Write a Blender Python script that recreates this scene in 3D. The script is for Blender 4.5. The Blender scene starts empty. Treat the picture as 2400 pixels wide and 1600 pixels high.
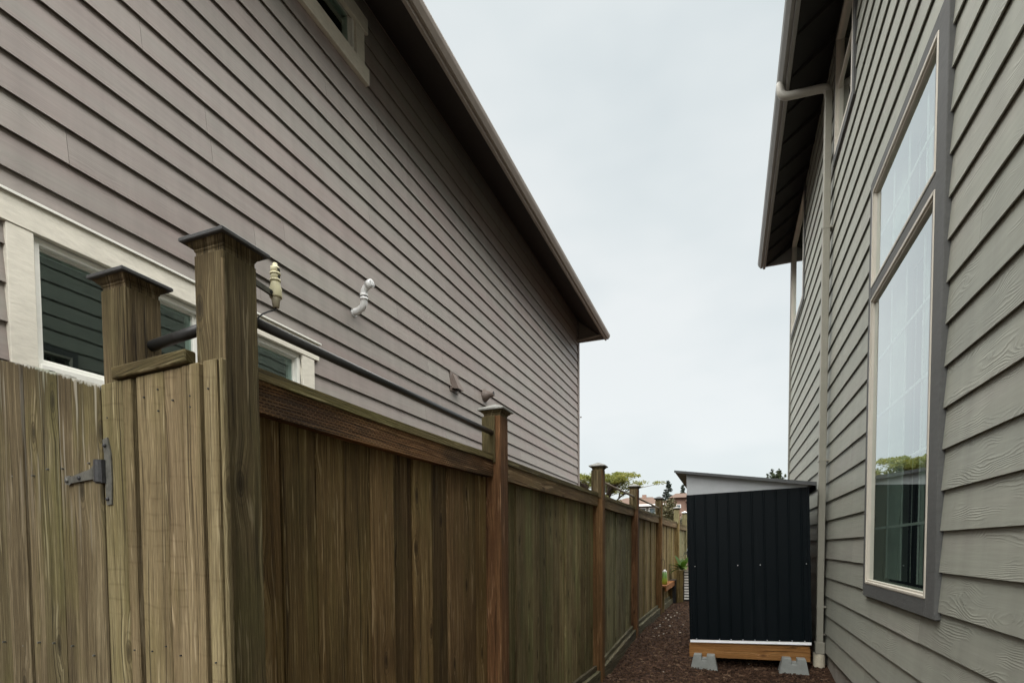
import bpy, bmesh, math, random
from mathutils import Vector, Matrix
random.seed(7)
R = math.radians
scene = bpy.context.scene
COL = scene.collection

# ------------------------------------------------------------------ camera
CAM_H = 1.25
cam_d = bpy.data.cameras.new('camera')
cam = bpy.data.objects.new('camera', cam_d)
COL.objects.link(cam)
cam_d.sensor_fit = 'HORIZONTAL'
cam_d.sensor_width = 36.0
cam_d.lens = 36.0 * 1285.0 / 2400.0
cam_d.shift_y = (1335.9 - 800.0) / 2400.0
cam_d.clip_start = 0.05
cam_d.clip_end = 2000
yaw, tilt, roll = R(21.528), 0.041, -0.0062
fw0 = Vector((-math.sin(yaw), math.cos(yaw), 0)); rt0 = Vector((math.cos(yaw), math.sin(yaw), 0)); up0 = Vector((0, 0, 1))
fw = math.cos(tilt) * fw0 - math.sin(tilt) * up0
up1 = math.cos(tilt) * up0 + math.sin(tilt) * fw0
rt = math.cos(roll) * rt0 + math.sin(roll) * up1
up = math.cos(roll) * up1 - math.sin(roll) * rt0
cam.matrix_world = Matrix(((rt.x, up.x, -fw.x, 0), (rt.y, up.y, -fw.y, 0), (rt.z, up.z, -fw.z, CAM_H), (0, 0, 0, 1)))
scene.camera = cam

# ------------------------------------------------------------------ exposure
vs = scene.view_settings
vs.view_transform = 'Standard'
vs.look = 'None'
vs.gamma = 1.0
vs.use_curve_mapping = False
vs.exposure = 2.87
scene.render.engine = 'CYCLES'
scene.cycles.max_bounces = 8
scene.cycles.diffuse_bounces = 3
scene.cycles.transparent_max_bounces = 16
scene.cycles.use_denoising = True

# ------------------------------------------------------------------ node helpers
class NT:
    def __init__(s, tree):
        s.t = tree
    def n(s, typ, ins=None, **props):
        nd = s.t.nodes.new(typ)
        for k, v in props.items():
            setattr(nd, k, v)
        for k, v in (ins or {}).items():
            sock = nd.inputs[k]
            if isinstance(v, bpy.types.NodeSocket):
                s.t.links.new(v, sock)
            else:
                if isinstance(v, (tuple, list)) and sock.type == 'RGBA' and len(v) == 3:
                    v = (*v, 1)
                sock.default_value = v
        return nd
    def math(s, op, a, b=0.0, c=None, clamp=False):
        ins = {0: a, 1: b}
        if c is not None:
            ins[2] = c
        return s.n('ShaderNodeMath', ins, operation=op, use_clamp=clamp).outputs[0]
    def vmul(s, v, sc):
        return s.n('ShaderNodeVectorMath', {0: v, 1: sc}, operation='MULTIPLY').outputs[0]
    def vadd(s, a, b):
        return s.n('ShaderNodeVectorMath', {0: a, 1: b}, operation='ADD').outputs[0]
    def noise(s, vec, scale=1.0, detail=3.0, rough=0.5, dist=0.0):
        return s.n('ShaderNodeTexNoise', {'Vector': vec, 'Scale': scale, 'Detail': detail, 'Roughness': rough, 'Distortion': dist}).outputs['Fac']
    def mix(s, fac, a, b, blend='MIX'):
        m = s.n('ShaderNodeMix', {'Factor': fac}, data_type='RGBA', blend_type=blend)
        for i, v in ((6, a), (7, b)):
            if isinstance(v, bpy.types.NodeSocket):
                s.t.links.new(v, m.inputs[i])
            else:
                m.inputs[i].default_value = (*v[:3], 1)
        return m.outputs[2]
    def ramp(s, fac, stops, interp='LINEAR'):
        r = s.n('ShaderNodeValToRGB', {'Fac': fac})
        cr = r.color_ramp
        cr.interpolation = interp
        while len(cr.elements) > len(stops):
            cr.elements.remove(cr.elements[-1])
        while len(cr.elements) < len(stops):
            cr.elements.new(1.0)
        for e, (p, c) in zip(cr.elements, stops):
            e.position = p
            e.color = (*c, 1) if len(c) == 3 else c
        return r.outputs['Color']
    def rng(s, v, a, b, c=0.0, d=1.0):
        return s.n('ShaderNodeMapRange', {'Value': v, 'From Min': a, 'From Max': b, 'To Min': c, 'To Max': d}).outputs['Result']
    def sep(s, v):
        x = s.n('ShaderNodeSeparateXYZ', {0: v})
        return x.outputs
    def comb(s, x=0.0, y=0.0, z=0.0):
        return s.n('ShaderNodeCombineXYZ', {0: x, 1: y, 2: z}).outputs[0]

# ------------------------------------------------------------------ world: even overcast
world = bpy.data.worlds.new('World')
scene.world = world
world.use_nodes = True
wt = NT(world.node_tree)
world.node_tree.nodes.clear()
SUN_EL, SUN_AZ = R(74), R(186)          # high behind the cloud; azimuth clockwise from +Y
sky = wt.n('ShaderNodeTexSky', sky_type='NISHITA', sun_disc=False)
sky.sun_elevation = SUN_EL
sky.sun_rotation = SUN_AZ
gen = wt.n('ShaderNodeTexCoord').outputs['Generated']
cl1 = wt.noise(wt.vmul(gen, (1, 1, 2.2)), 1.7, 4, .55)
cloud = wt.ramp(cl1, [(.32, (.222, .242, .244)), (.50, (.254, .270, .268)), (.68, (.286, .295, .290))])
skyc = wt.vmul(sky.outputs['Color'], (.06, .06, .06))
wcol = wt.mix(.10, cloud, skyc)
bg = wt.n('ShaderNodeBackground', {'Color': wcol, 'Strength': .428})
wo = wt.n('ShaderNodeOutputWorld')
world.node_tree.links.new(bg.outputs[0], wo.inputs[0])

# ------------------------------------------------------------------ sun (veiled by cloud)
sd = bpy.data.lights.new('sun', 'SUN')
sd.energy = 1.5
sd.angle = R(118)
sd.color = (1.0, .97, .93)
sun = bpy.data.objects.new('sun', sd)
COL.objects.link(sun)
sun_dir = Vector((math.sin(SUN_AZ) * math.cos(SUN_EL), math.cos(SUN_AZ) * math.cos(SUN_EL), math.sin(SUN_EL)))
sun.rotation_euler = (-sun_dir).to_track_quat('-Z', 'Y').to_euler()
sun.location = (0, -4, 12)

# ------------------------------------------------------------------ materials
def newmat(name):
    m = bpy.data.materials.new(name)
    m.use_nodes = True
    m.node_tree.nodes.clear()
    t = NT(m.node_tree)
    b = t.n('ShaderNodeBsdfPrincipled')
    o = t.n('ShaderNodeOutputMaterial')
    m.node_tree.links.new(b.outputs[0], o.inputs[0])
    return m, t, b
def setc(t, b, col=None, rough=None, bump=None, strength=.3, dist=.01, spec=None, metal=None):
    L = t.t.links
    if col is not None:
        if isinstance(col, bpy.types.NodeSocket): L.new(col, b.inputs['Base Color'])
        else: b.inputs['Base Color'].default_value = (*col, 1)
    if rough is not None:
        if isinstance(rough, bpy.types.NodeSocket): L.new(rough, b.inputs['Roughness'])
        else: b.inputs['Roughness'].default_value = rough
    if bump is not None:
        bp = t.n('ShaderNodeBump', {'Height': bump, 'Strength': strength, 'Distance': dist})
        L.new(bp.outputs[0], b.inputs['Normal'])
    if spec is not None: b.inputs['Specular IOR Level'].default_value = spec
    if metal is not None: b.inputs['Metallic'].default_value = metal
def objcoord(t, jitter=True):
    o = t.n('ShaderNodeTexCoord').outputs['Object']
    rnd = t.n('ShaderNodeObjectInfo').outputs['Random']
    if jitter:
        o = t.vadd(o, t.comb(t.math('MULTIPLY', rnd, 17.3), t.math('MULTIPLY', rnd, 9.1), t.math('MULTIPLY', rnd, 23.7)))
    return o, rnd

def wood(name, dark, mid, light, axis='z', moss=(.10, .10, .045), moss_amt=.35, var=.35, knots=True, incised=False, rough=.78, stain=.5, lichen=False, saw=0.0):
    """weathered sawn timber; u runs across the grain, v along it"""
    m, t, b = newmat(name)
    raw = t.n('ShaderNodeTexCoord').outputs['Object']
    rnd = t.n('ShaderNodeObjectInfo').outputs['Random']
    c = t.sep(raw)
    ix = {'x': (1, 2, 0), 'y': (0, 2, 1), 'z': (0, 1, 2)}[axis]
    u = t.math('ADD', t.math('ADD', c[ix[0]], c[ix[1]]), t.math('MULTIPLY', rnd, 37.7))
    v = t.math('ADD', c[ix[2]], t.math('MULTIPLY', rnd, 91.3))
    def tex(su, sv, detail=3, rough_=.55, uu=None, dist=0.0):
        vec = t.comb(t.math('MULTIPLY', uu if uu is not None else u, su), t.math('MULTIPLY', v, sv), 0.0)
        return t.n('ShaderNodeTexNoise', {'Vector': vec, 'Scale': 1.0, 'Detail': detail, 'Roughness': rough_, 'Distortion': dist}, noise_dimensions='2D').outputs['Fac']
    kv = t.n('ShaderNodeTexVoronoi', {'Vector': t.comb(t.math('MULTIPLY', u, 9.5), t.math('MULTIPLY', v, 3.6), 0.0), 'Scale': 1.0, 'Randomness': 1.0}, voronoi_dimensions='2D')
    kd = kv.outputs['Distance']
    kc = t.sep(kv.outputs['Color'])[0]
    ksel = t.math('GREATER_THAN', kc, .72)
    kinf = t.math('MULTIPLY', t.rng(kd, .0, .45, 1, 0), ksel)
    warp = tex(4.5, 1.3, 2)
    off = t.math('MULTIPLY', t.math('SUBTRACT', warp, .5), .030)
    if knots:
        off = t.math('ADD', off, t.math('MULTIPLY', kinf, .020))
    uw = t.math('ADD', u, off)
    bands = tex(38, .45, 5, .62, uw)
    grain = tex(260, 3.0, 3, .65, uw)
    lines = t.math('SINE', t.math('ADD', t.math('MULTIPLY', uw, 520), t.math('MULTIPLY', bands, 14)))
    blot = tex(5, 1.5, 4, .6)
    broad = tex(2.4, 1.1, 3, .6)
    f = t.math('ADD', t.math('ADD', t.math('MULTIPLY', bands, .58), t.math('MULTIPLY', grain, .40)), t.math('MULTIPLY', lines, .016))
    col = t.ramp(f, [(.335, dark), (.425, mid), (.505, mid), (.615, light)])
    col = t.mix(t.math('MULTIPLY', t.rng(blot, .48, .64), moss_amt), col, moss)
    col = t.mix(t.math('MULTIPLY', t.rng(broad, .47, .62), stain), col, t.vmul(col, (.45, .40, .36)), 'MIX')
    streak = tex(17, .55, 4, .62, uw)
    col = t.mix(t.math('MULTIPLY', t.rng(streak, .55, .68), stain * .85), col, t.vmul(col, (.46, .43, .41)))
    gm = t.rng(grain, .28, .72, .72, 1.24)
    col = t.vmul(col, t.comb(gm, gm, gm))
    fine = tex(420, 26, 2, .6)
    gm2 = t.rng(fine, .3, .7, .84, 1.15)
    col = t.vmul(col, t.comb(gm2, gm2, gm2))
    pale = tex(60, 2.6, 3, .65, uw)
    col = t.mix(t.math('MULTIPLY', t.rng(pale, .635, .70), .55), col, tuple(min(1, q * 1.5 + .05) for q in light))
    crack = tex(90, .8, 3, .55, uw)
    cm = t.rng(crack, .325, .27)
    col = t.mix(t.math('MULTIPLY', cm, .72), col, tuple(q * .30 for q in dark))
    if saw > 0:
        sw = t.math('SINE', t.math('ADD', t.math('ADD', t.math('MULTIPLY', v, 150), t.math('MULTIPLY', u, 14)), t.math('MULTIPLY', tex(5, 3, 2), 5)))
        sm = t.math('MULTIPLY', t.rng(sw, .80, 1.0), t.rng(tex(7, 5, 3), .48, .62))
        col = t.mix(t.math('MULTIPLY', sm, saw), col, t.vmul(col, (.70, .66, .62)))
    if knots:
        kcore = t.math('MULTIPLY', t.rng(kd, .13, .06), ksel)
        ring = t.math('MULTIPLY', t.math('MULTIPLY', t.rng(t.math('SINE', t.math('MULTIPLY', kd, 70)), .1, .9), t.rng(kd, .30, .12)), ksel)
        col = t.mix(t.math('MULTIPLY', ring, .50), col, dark)
        col = t.mix(t.math('MULTIPLY', kcore, .72), col, tuple(q * .6 for q in dark))
    h = t.math('SUBTRACT', t.math('ADD', t.math('MULTIPLY', grain, .6), t.math('MULTIPLY', bands, .5)), t.math('MULTIPLY', cm, .9))
    if lichen:
        # pale crust and grey weather streaks along the arched top edge
        ztop = t.math('ADD', t.math('MULTIPLY', t.math('SUBTRACT', .438, c[0]), .30), 1.665)
        dz = t.math('SUBTRACT', ztop, c[2])
        stn = t.math('MULTIPLY', t.rng(t.math('ADD', dz, t.math('MULTIPLY', tex(22, .8, 3), .34)), .36, .13), .62)
        col = t.mix(stn, col, t.vmul(col, (.36, .34, .30)))
        cr = t.math('MULTIPLY', t.rng(t.math('ADD', dz, t.math('MULTIPLY', tex(60, 40, 4, .65), .030)), .022, .015), .8)
        col = t.mix(cr, col, (.52, .52, .47))
        dr = t.math('MULTIPLY', t.rng(tex(52, 1.8, 3, .6), .60, .68), t.rng(dz, .62, .10))
        col = t.mix(t.math('MULTIPLY', dr, .55), col, (.46, .43, .36))
    if incised:
        bv = t.comb(c[1], c[2], 0.0)
        br = t.n('ShaderNodeTexBrick', {'Vector': bv, 'Scale': 1.0, 'Mortar Size': .0034, 'Mortar Smooth': .3, 'Brick Width': .020, 'Row Height': .0095}, offset=.5)
        dash = t.math('MULTIPLY', t.math('SUBTRACT', 1.0, br.outputs['Fac']), t.rng(blot, .34, .56))
        col = t.mix(t.math('MULTIPLY', dash, .75), col, tuple(q * .5 for q in dark))
        h = t.math('SUBTRACT', h, t.math('MULTIPLY', dash, 1.2))
    k = t.rng(rnd, 0, 1, 1 - var, 1 + var * .75)
    col = t.vmul(col, t.comb(k, k, k))
    hx = t.math('FRACT', t.math('MULTIPLY', rnd, 7.77))
    col = t.mix(t.math('MULTIPLY', hx, .6), col, t.vmul(col, (.88, 1.03, .86)))
    setc(t, b, col, rough, h, 1.0, .007, spec=.22)
    return m

def siding_mat(name, ca, cb, cc, emb=.25, emb_scale=1.0, var=.05):
    """painted fibre-cement lap board with embossed cedar grain running along Y"""
    m, t, b = newmat(name)
    o, rnd = objcoord(t)
    raw = t.n('ShaderNodeTexCoord').outputs['Object']
    n1 = t.noise(t.vmul(raw, (1, .45, 2.2)), 1.1, 3, .55)
    n2 = t.noise(t.vmul(o, (3, .5, 9)), 1.0, 4, .55)
    n3 = t.noise(t.vmul(o, (60, 3, 60)), 1.0, 3, .6)
    f = t.math('ADD', t.math('MULTIPLY', n1, .6), t.math('MULTIPLY', n2, .4))
    col = t.ramp(f, [(.36, ca), (.50, cb), (.64, cc)])
    v = t.rng(rnd, 0, 1, 1 - var, 1 + var)
    n4 = t.noise(t.vmul(raw, (1, 7, .35)), 1.0, 4, .6)
    v = t.math('MULTIPLY', v, t.rng(n3, .3, .7, .93, 1.06))
    v = t.math('MULTIPLY', v, t.rng(n4, .35, .70, 1.04, .90))
    col = t.vmul(col, t.comb(v, v, v))
    # grain: phase field with eyes where the knots sit
    kv = t.n('ShaderNodeTexVoronoi', {'Vector': t.vmul(o, (1, 2.1 * emb_scale, 5.2 * emb_scale)), 'Scale': 1.0})
    kd = kv.outputs['Distance']
    ph = t.noise(t.vmul(o, (2, 1.6, 7)), 1.0, 2, .5)
    zc = t.sep(o)[2]
    phase = t.math('ADD', t.math('ADD', t.math('MULTIPLY', zc, 400 * emb_scale), t.math('MULTIPLY', ph, 70)), t.math('MULTIPLY', t.rng(kd, 0, .5, 1, 0), 34))
    ripple = t.noise(t.vmul(o, (20, 22, 60)), 1.0, 3, .6)
    phase = t.math('ADD', phase, t.math('MULTIPLY', ripple, 4.5))
    wave = t.math('POWER', t.math('ADD', t.math('MULTIPLY', t.math('SINE', phase), .5), .5), 2.2)
    mask = t.rng(t.noise(t.vmul(o, (2, 2.3, 9)), 1.0, 2, .5), .47, .60)
    h = t.math('ADD', t.math('MULTIPLY', wave, mask), t.math('MULTIPLY', n3, .35))
    setc(t, b, col, .52, h, emb, .006, spec=.35)
    return m

def paint(name, col, rough=.5, mott=.08, bump=.1, scale=8, spec=.4, metal=0.0):
    m, t, b = newmat(name)
    o, rnd = objcoord(t)
    n = t.noise(o, scale, 4, .6)
    n2 = t.noise(o, scale * 7, 3, .6)
    v = t.math('ADD', t.rng(n, .3, .7, 1 - mott, 1 + mott), t.rng(n2, .3, .7, -mott * .4, mott * .4))
    c = t.vmul(t.comb(*col), t.comb(v, v, v))
    setc(t, b, c, rough, n2, bump, .004, spec=spec, metal=metal)
    return m

def rough_paint(name, col):
    """rough-sawn painted trim board"""
    m, t, b = newmat(name)
    o, rnd = objcoord(t)
    n = t.noise(t.vmul(o, (30, 14, 45)), 1.0, 4, .62)
    n2 = t.noise(o, 2.5, 3, .5)
    v = t.math('ADD', t.rng(n, .3, .7, .90, 1.06), t.rng(n2, .35, .65, -.06, .05))
    c = t.vmul(t.comb(*col), t.comb(v, v, v))
    setc(t, b, c, .7, n, .45, .005, spec=.3)
    return m

def glass_mat(name, tint=(.75, .84, .80), wav=.02, surf=4.0, refl=(.93, .97, .97)):
    m = bpy.data.materials.new(name)
    m.use_nodes = True
    m.node_tree.nodes.clear()
    t = NT(m.node_tree)
    o = t.n('ShaderNodeTexCoord').outputs['Object']
    wn = t.noise(o, 2.0, 2, .5)
    bp = t.n('ShaderNodeBump', {'Height': wn, 'Strength': wav, 'Distance': .05})
    bf = t.n('ShaderNodeNewGeometry').outputs['Backfacing']
    fr = t.n('ShaderNodeFresnel', {'IOR': t.rng(bf, 0, 1, 1.5, 1 / 1.5)}).outputs[0]
    # two panes, four surfaces
    F = t.math('DIVIDE', t.math('MULTIPLY', fr, surf), t.math('ADD', t.math('MULTIPLY', fr, surf - 1.0), 1.0))
    gl = t.n('ShaderNodeBsdfGlossy', {'Color': (*refl, 1), 'Roughness': 0.0, 'Normal': bp.outputs[0]})
    tr = t.n('ShaderNodeBsdfTransparent', {'Color': (*tint, 1)})
    mx = t.n('ShaderNodeMixShader', {0: F, 1: tr.outputs[0], 2: gl.outputs[0]})
    out = t.n('ShaderNodeOutputMaterial')
    m.node_tree.links.new(mx.outputs[0], out.inputs[0])
    return m

def leaf_mat(name, a, b_, c, trans=.25):
    m, t, b = newmat(name)
    o, rnd = objcoord(t, False)
    n = t.noise(o, 1.6, 3, .6)
    n2 = t.noise(o, 11, 2, .5)
    f = t.math('ADD', t.math('MULTIPLY', n, .55), t.math('MULTIPLY', n2, .45))
    col = t.ramp(f, [(.34, a), (.5, b_), (.66, c)])
    setc(t, b, col, .6, spec=.3)
    tl = t.n('ShaderNodeBsdfTranslucent', {'Color': col})
    mx = t.n('ShaderNodeMixShader', {0: trans, 1: b.outputs[0], 2: tl.outputs[0]})
    out = [n_ for n_ in m.node_tree.nodes if n_.type == 'OUTPUT_MATERIAL'][0]
    m.node_tree.links.new(mx.outputs[0], out.inputs[0])
    return m

MT = {}
MT['sidingL'] = siding_mat('taupe_siding', (.246, .232, .204), (.246, .218, .196), (.240, .196, .178), emb=.09, emb_scale=1.3, var=.07)
MT['sidingR'] = siding_mat('sage_grey_siding', (.288, .300, .256), (.300, .308, .260), (.306, .302, .262), emb=.22, emb_scale=1.25, var=.06)
MT['sheath'] = paint('sheathing_board', (.12, .11, .10), .8)
MT['trimL'] = rough_paint('cream_trim_paint', (.66, .63, .54))
MT['trimR'] = rough_paint('charcoal_trim_paint', (.105, .108, .104))
MT['cornerL'] = rough_paint('taupe_trim_paint', (.20, .17, .15))
MT['cornerR'] = rough_paint('sage_trim_paint', (.22, .22, .19))
MT['soffitL'] = paint('shaded_brown_soffit', (.036, .030, .026), .85)  # eave shade put into the colour, darker than the body paint
MT['soffitR'] = paint('shaded_olive_soffit', (.030, .029, .026), .85)  # underside shade painted in here too; rafter tails share it
MT['gutterL'] = paint('taupe_gutter_metal', (.26, .225, .19), .45, .06, .05)
MT['gutterR'] = paint('grey_gutter_metal', (.23, .23, .215), .45, .06, .05)
MT['downR'] = paint('beige_downspout_metal', (.27, .262, .215), .45, .06, .05)
MT['elbow'] = paint('pale_elbow_metal', (.36, .35, .31), .4, .06, .05)
MT['vinyl'] = paint('almond_vinyl', (.58, .545, .465), .4, .04, .02)
MT['vinylW'] = paint('white_vinyl', (.76, .76, .70), .4, .04, .02)
MT['pvc'] = paint('white_pvc', (.78, .79, .78), .35, .05, .02)
MT['sensor'] = paint('cream_plastic', (.70, .66, .44), .45, .06, .03, 30)
MT['sensorD'] = paint('beige_plastic', (.50, .46, .34), .5, .10, .03, 30)
MT['blackp'] = paint('black_plastic', (.02, .02, .02), .5)
MT['vent'] = paint('taupe_vent_metal', (.15, .118, .10), .5)
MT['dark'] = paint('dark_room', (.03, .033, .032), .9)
MT['blind'] = paint('pale_blind_fabric', (.46, .50, .46), .7)
MT['grille'] = paint('pale_grille_bar', (.80, .82, .80), .5)
MT['glassL'] = glass_mat('window_glass', (.60, .74, .70), .02, 4.0, (.72, .88, .84))
MT['glassR'] = glass_mat('window_glass_reflective', (.66, .78, .72), .012, 4.4)
MT['roof'] = paint('asphalt_shingle', (.06, .055, .05), .9, .25, .5, 20)
MT['conc'] = paint('grey_concrete', (.25, .265, .25), .85, .14, .5, 14)
MT['found'] = paint('foundation_concrete', (.33, .31, .27), .85, .18, .5, 6)
MT['drain'] = paint('ivory_drain_pipe', (.62, .57, .44), .6, .12, .1, 14)
MT['galv'] = paint('weathered_galvanised_steel', (.135, .135, .118), .5, .35, .3, 40, metal=.35)
MT['steeld'] = paint('dark_oxidised_steel', (.045, .046, .048), .5, .3, .3, 30, metal=.2)
MT['pipe'] = paint('black_painted_pipe', (.024, .025, .025), .38, .2, .1, 25, spec=.5)
MT['pipeB'] = paint('brown_weathered_pipe', (.22, .18, .13), .5, .2, .1, 25)
MT['capd'] = paint('slate_weathered_cap', (.062, .064, .064), .6, .25, .3, 25)
MT['capg'] = paint('grey_weathered_cap', (.22, .22, .20), .6, .25, .3, 25)
MT['capw'] = paint('white_cap', (.8, .8, .78), .5)
MT['shed'] = None
MT['gable'] = paint('light_grey_steel', (.50, .53, .55), .5, .05, .04)
MT['shedroof'] = paint('dark_grey_steel', (.075, .08, .082), .45, .1, .05)
MT['whitest'] = paint('white_steel_trim', (.86, .87, .88), .4, .04, .02)
MT['screw'] = paint('bright_screw', (.7, .72, .74), .3, .05, .0, metal=.3)
MT['w_brown'] = wood('fence_board_brown', (.034, .018, .008), (.148, .090, .038), (.240, .162, .078), moss=(.125, .098, .032), moss_amt=.35, var=.48)
MT['w_olive'] = wood('fence_board_olive', (0.048, 0.034, 0.015), (0.196, 0.148, 0.073), (0.315, 0.255, 0.137), moss=(0.175, 0.171, 0.073), moss_amt=.55, var=.45)
MT['w_grey'] = wood('fence_board_grey_green', (0.074, 0.061, 0.030), (0.277, 0.238, 0.132), (0.405, 0.362, 0.219), moss=(0.257, 0.250, 0.135), moss_amt=.5, var=.25)
MT['w_tan'] = wood('fence_board_tan', (0.081, 0.053, 0.021), (0.294, 0.206, 0.090), (0.431, 0.319, 0.156), moss=(0.237, 0.194, 0.081), moss_amt=.4, var=.28)
MT['w_panel'] = wood('panel_board_tan', (.075, .053, .027), (.225, .170, .093), (.298, .235, .138), moss=(.185, .150, .066), moss_amt=.45, var=.08, stain=.28, saw=.5)
MT['w_gate'] = wood('gate_board_olive', (.038, .029, .015), (.150, .116, .064), (.240, .194, .115), moss=(.140, .120, .044), moss_amt=.5, var=.10, stain=.45, lichen=True)
MT['w_postold'] = wood('weathered_post', (.034, .023, .011), (.126, .091, .047), (.205, .157, .090), moss=(.105, .092, .036), moss_amt=.5, var=.06, stain=.6)
MT['w_collar'] = wood('dark_collar_wood', (.030, .021, .010), (.095, .068, .034), (.155, .116, .064), moss=(.07, .06, .03), moss_amt=.4, var=.06, stain=.4, knots=False)
MT['w_post'] = wood('orange_cedar_post', (.060, .028, .011), (.200, .104, .042), (.275, .158, .070), moss=(.13, .075, .032), moss_amt=.4, var=.08, stain=.5)
MT['w_postred'] = wood('red_cedar_post', (.050, .022, .010), (.150, .070, .031), (.225, .118, .054), moss=(.11, .06, .027), moss_amt=.4, var=.05, stain=.5)
MT['w_rail'] = wood('incised_rail', (0.037, 0.016, 0.006), (0.213, 0.107, 0.043), (0.325, 0.188, 0.085), axis='y', moss=(0.081, 0.053, 0.025), moss_amt=.7, var=.06, incised=True, knots=False, stain=.7)
MT['w_rail2'] = wood('weathered_rail', (0.055, 0.032, 0.014), (0.190, 0.122, 0.060), (0.293, 0.207, 0.113), axis='y', moss=(0.138, 0.115, 0.057), moss_amt=.4, var=.15)
MT['w_cap'] = wood('weathered_cap_rail', (.050, .036, .016), (.155, .116, .052), (.235, .185, .092), axis='y', moss=(.15, .135, .045), moss_amt=.5, var=.10, knots=False)
MT['w_kick'] = wood('grey_kickboard', (.035, .028, .017), (.125, .104, .066), (.205, .178, .122), axis='y', moss=(.10, .095, .05), moss_amt=.4, var=.15)
MT['w_railx'] = wood('weathered_cross_rail', (.038, .027, .012), (.125, .094, .044), (.195, .152, .078), axis='x', moss=(.095, .09, .034), moss_amt=.6, var=.06)
MT['w_beam'] = wood('new_fir_beam', (.16, .068, .020), (.31, .145, .046), (.37, .19, .070), axis='x', moss=(.32, .145, .045), moss_amt=.3, var=.05, stain=.15)
MT['w_bench'] = wood('orange_bench_board', (.2, .07, .03), (.36, .14, .05), (.44, .20, .085), axis='y', moss_amt=.1, var=.05)
MT['w_box'] = wood('planter_board', (.07, .045, .02), (.19, .13, .055), (.28, .20, .095), moss_amt=.2, var=.15)

def shed_mat():
    m, t, b = newmat('navy_black_steel')
    o, rnd = objcoord(t)
    n = t.noise(t.vmul(o, (26, 26, .9)), 1, 4, .6)
    n2 = t.noise(t.vmul(o, (3, 3, 2)), 1, 3, .5)
    f = t.math('MULTIPLY', t.rng(n, .60, .80), t.rng(n2, .45, .65))
    col = t.mix(f, (.0016, .0044, .0062), (.016, .023, .027))
    setc(t, b, col, t.rng(n2, .3, .7, .36, .52), n, .03, .003, spec=.13)
    return m
MT['shed'] = shed_mat()

def mulch_mat(name, a, b_, c):
    m, t, b = newmat(name)
    o = t.n('ShaderNodeTexCoord').outputs['Object']
    v = t.n('ShaderNodeTexVoronoi', {'Vector': o, 'Scale': 42.0})
    cc = t.sep(v.outputs['Color'])[0]
    n = t.noise(o, 3.0, 4, .6)
    f = t.math('ADD', t.math('MULTIPLY', cc, .7), t.math('MULTIPLY', n, .3))
    col = t.ramp(f, [(.15, a), (.55, b_), (.9, c)])
    h = t.math('ADD', cc, n)
    setc(t, b, col, .9, h, .8, .02, spec=.2)
    return m
MT['soil'] = mulch_mat('dark_bark_soil', (.014, .007, .004), (.045, .022, .012), (.085, .047, .028))
def chip_mat():
    m, t, b = newmat('bark_chips')
    o = t.n('ShaderNodeTexCoord').outputs['Object']
    n = t.n('ShaderNodeTexWhiteNoise', {'Vector': t.n('ShaderNodeVectorMath', {0: o, 1: (.035, .035, .5)}, operation='SNAP').outputs[0]}).outputs['Value']
    n2 = t.noise(o, 2.2, 3, .6)
    f = t.math('ADD', t.math('MULTIPLY', n, .75), t.math('MULTIPLY', n2, .25))
    col = t.ramp(f, [(.10, (.020, .011, .007)), (.45, (.066, .038, .023)), (.78, (.115, .068, .042)), (.97, (.24, .175, .12))])
    setc(t, b, col, .85, spec=.2)
    return m
MT['chips'] = chip_mat()
MT['leafT'] = leaf_mat('acacia_leaves', (.070, .085, .018), (.155, .170, .035), (.270, .250, .065), .45)
MT['leafB'] = leaf_mat('shrub_leaves', (.03, .033, .012), (.07, .066, .026), (.12, .10, .05), .2)
MT['leafC'] = leaf_mat('conifer_needles', (.016, .026, .021), (.030, .044, .034), (.052, .068, .048), .1)
MT['leafR'] = leaf_mat('fir_needles', (.018, .028, .012), (.036, .050, .021), (.066, .08, .033), .15)
MT['leafG'] = leaf_mat('bright_big_leaves', (.025, .060, .006), (.055, .115, .012), (.10, .17, .028), .35)
MT['leafD'] = leaf_mat('blue_black_fronds', (.015, .028, .035), (.03, .05, .06), (.07, .10, .11), .1)
MT['bark'] = paint('tree_bark', (.07, .055, .042), .9, .3, .5, 12)
MT['hroof'] = paint('brown_shingles', (.085, .052, .036), .9, .15, .4, 6)
MT['hwallA'] = paint('grey_stucco', (.20, .20, .18), .8)
MT['hwallB'] = paint('pink_stucco', (.22, .14, .105), .8)
MT['hglass'] = paint('far_window_pane', (.10, .13, .15), .15, .1, 0, spec=.8)
MT['hwhite'] = paint('white_far_paint', (.8, .8, .78), .6)
MT['grass'] = paint('dry_lawn', (.075, .08, .035), .9, .3, .5, 3)
MT['pebble'] = paint('white_pebble', (.42, .39, .34), .7, .3)

def trap_mat():
    m, t, b = newmat('green_yellow_trap_bag')
    o = t.n('ShaderNodeTexCoord').outputs['Object']
    z = t.sep(o)[2]
    n = t.noise(o, 22, 3, .6)
    f = t.math('ADD', t.rng(z, -.14, .13), t.math('MULTIPLY', t.math('SUBTRACT', n, .5), .35))
    col = t.ramp(f, [(.08, (.55, .38, .03)), (.32, (.40, .48, .06)), (.62, (.22, .42, .12)), (.95, (.42, .58, .30))])
    setc(t, b, col, .35, n, .2, .004)
    return m
MT['trap'] = trap_mat()

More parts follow.
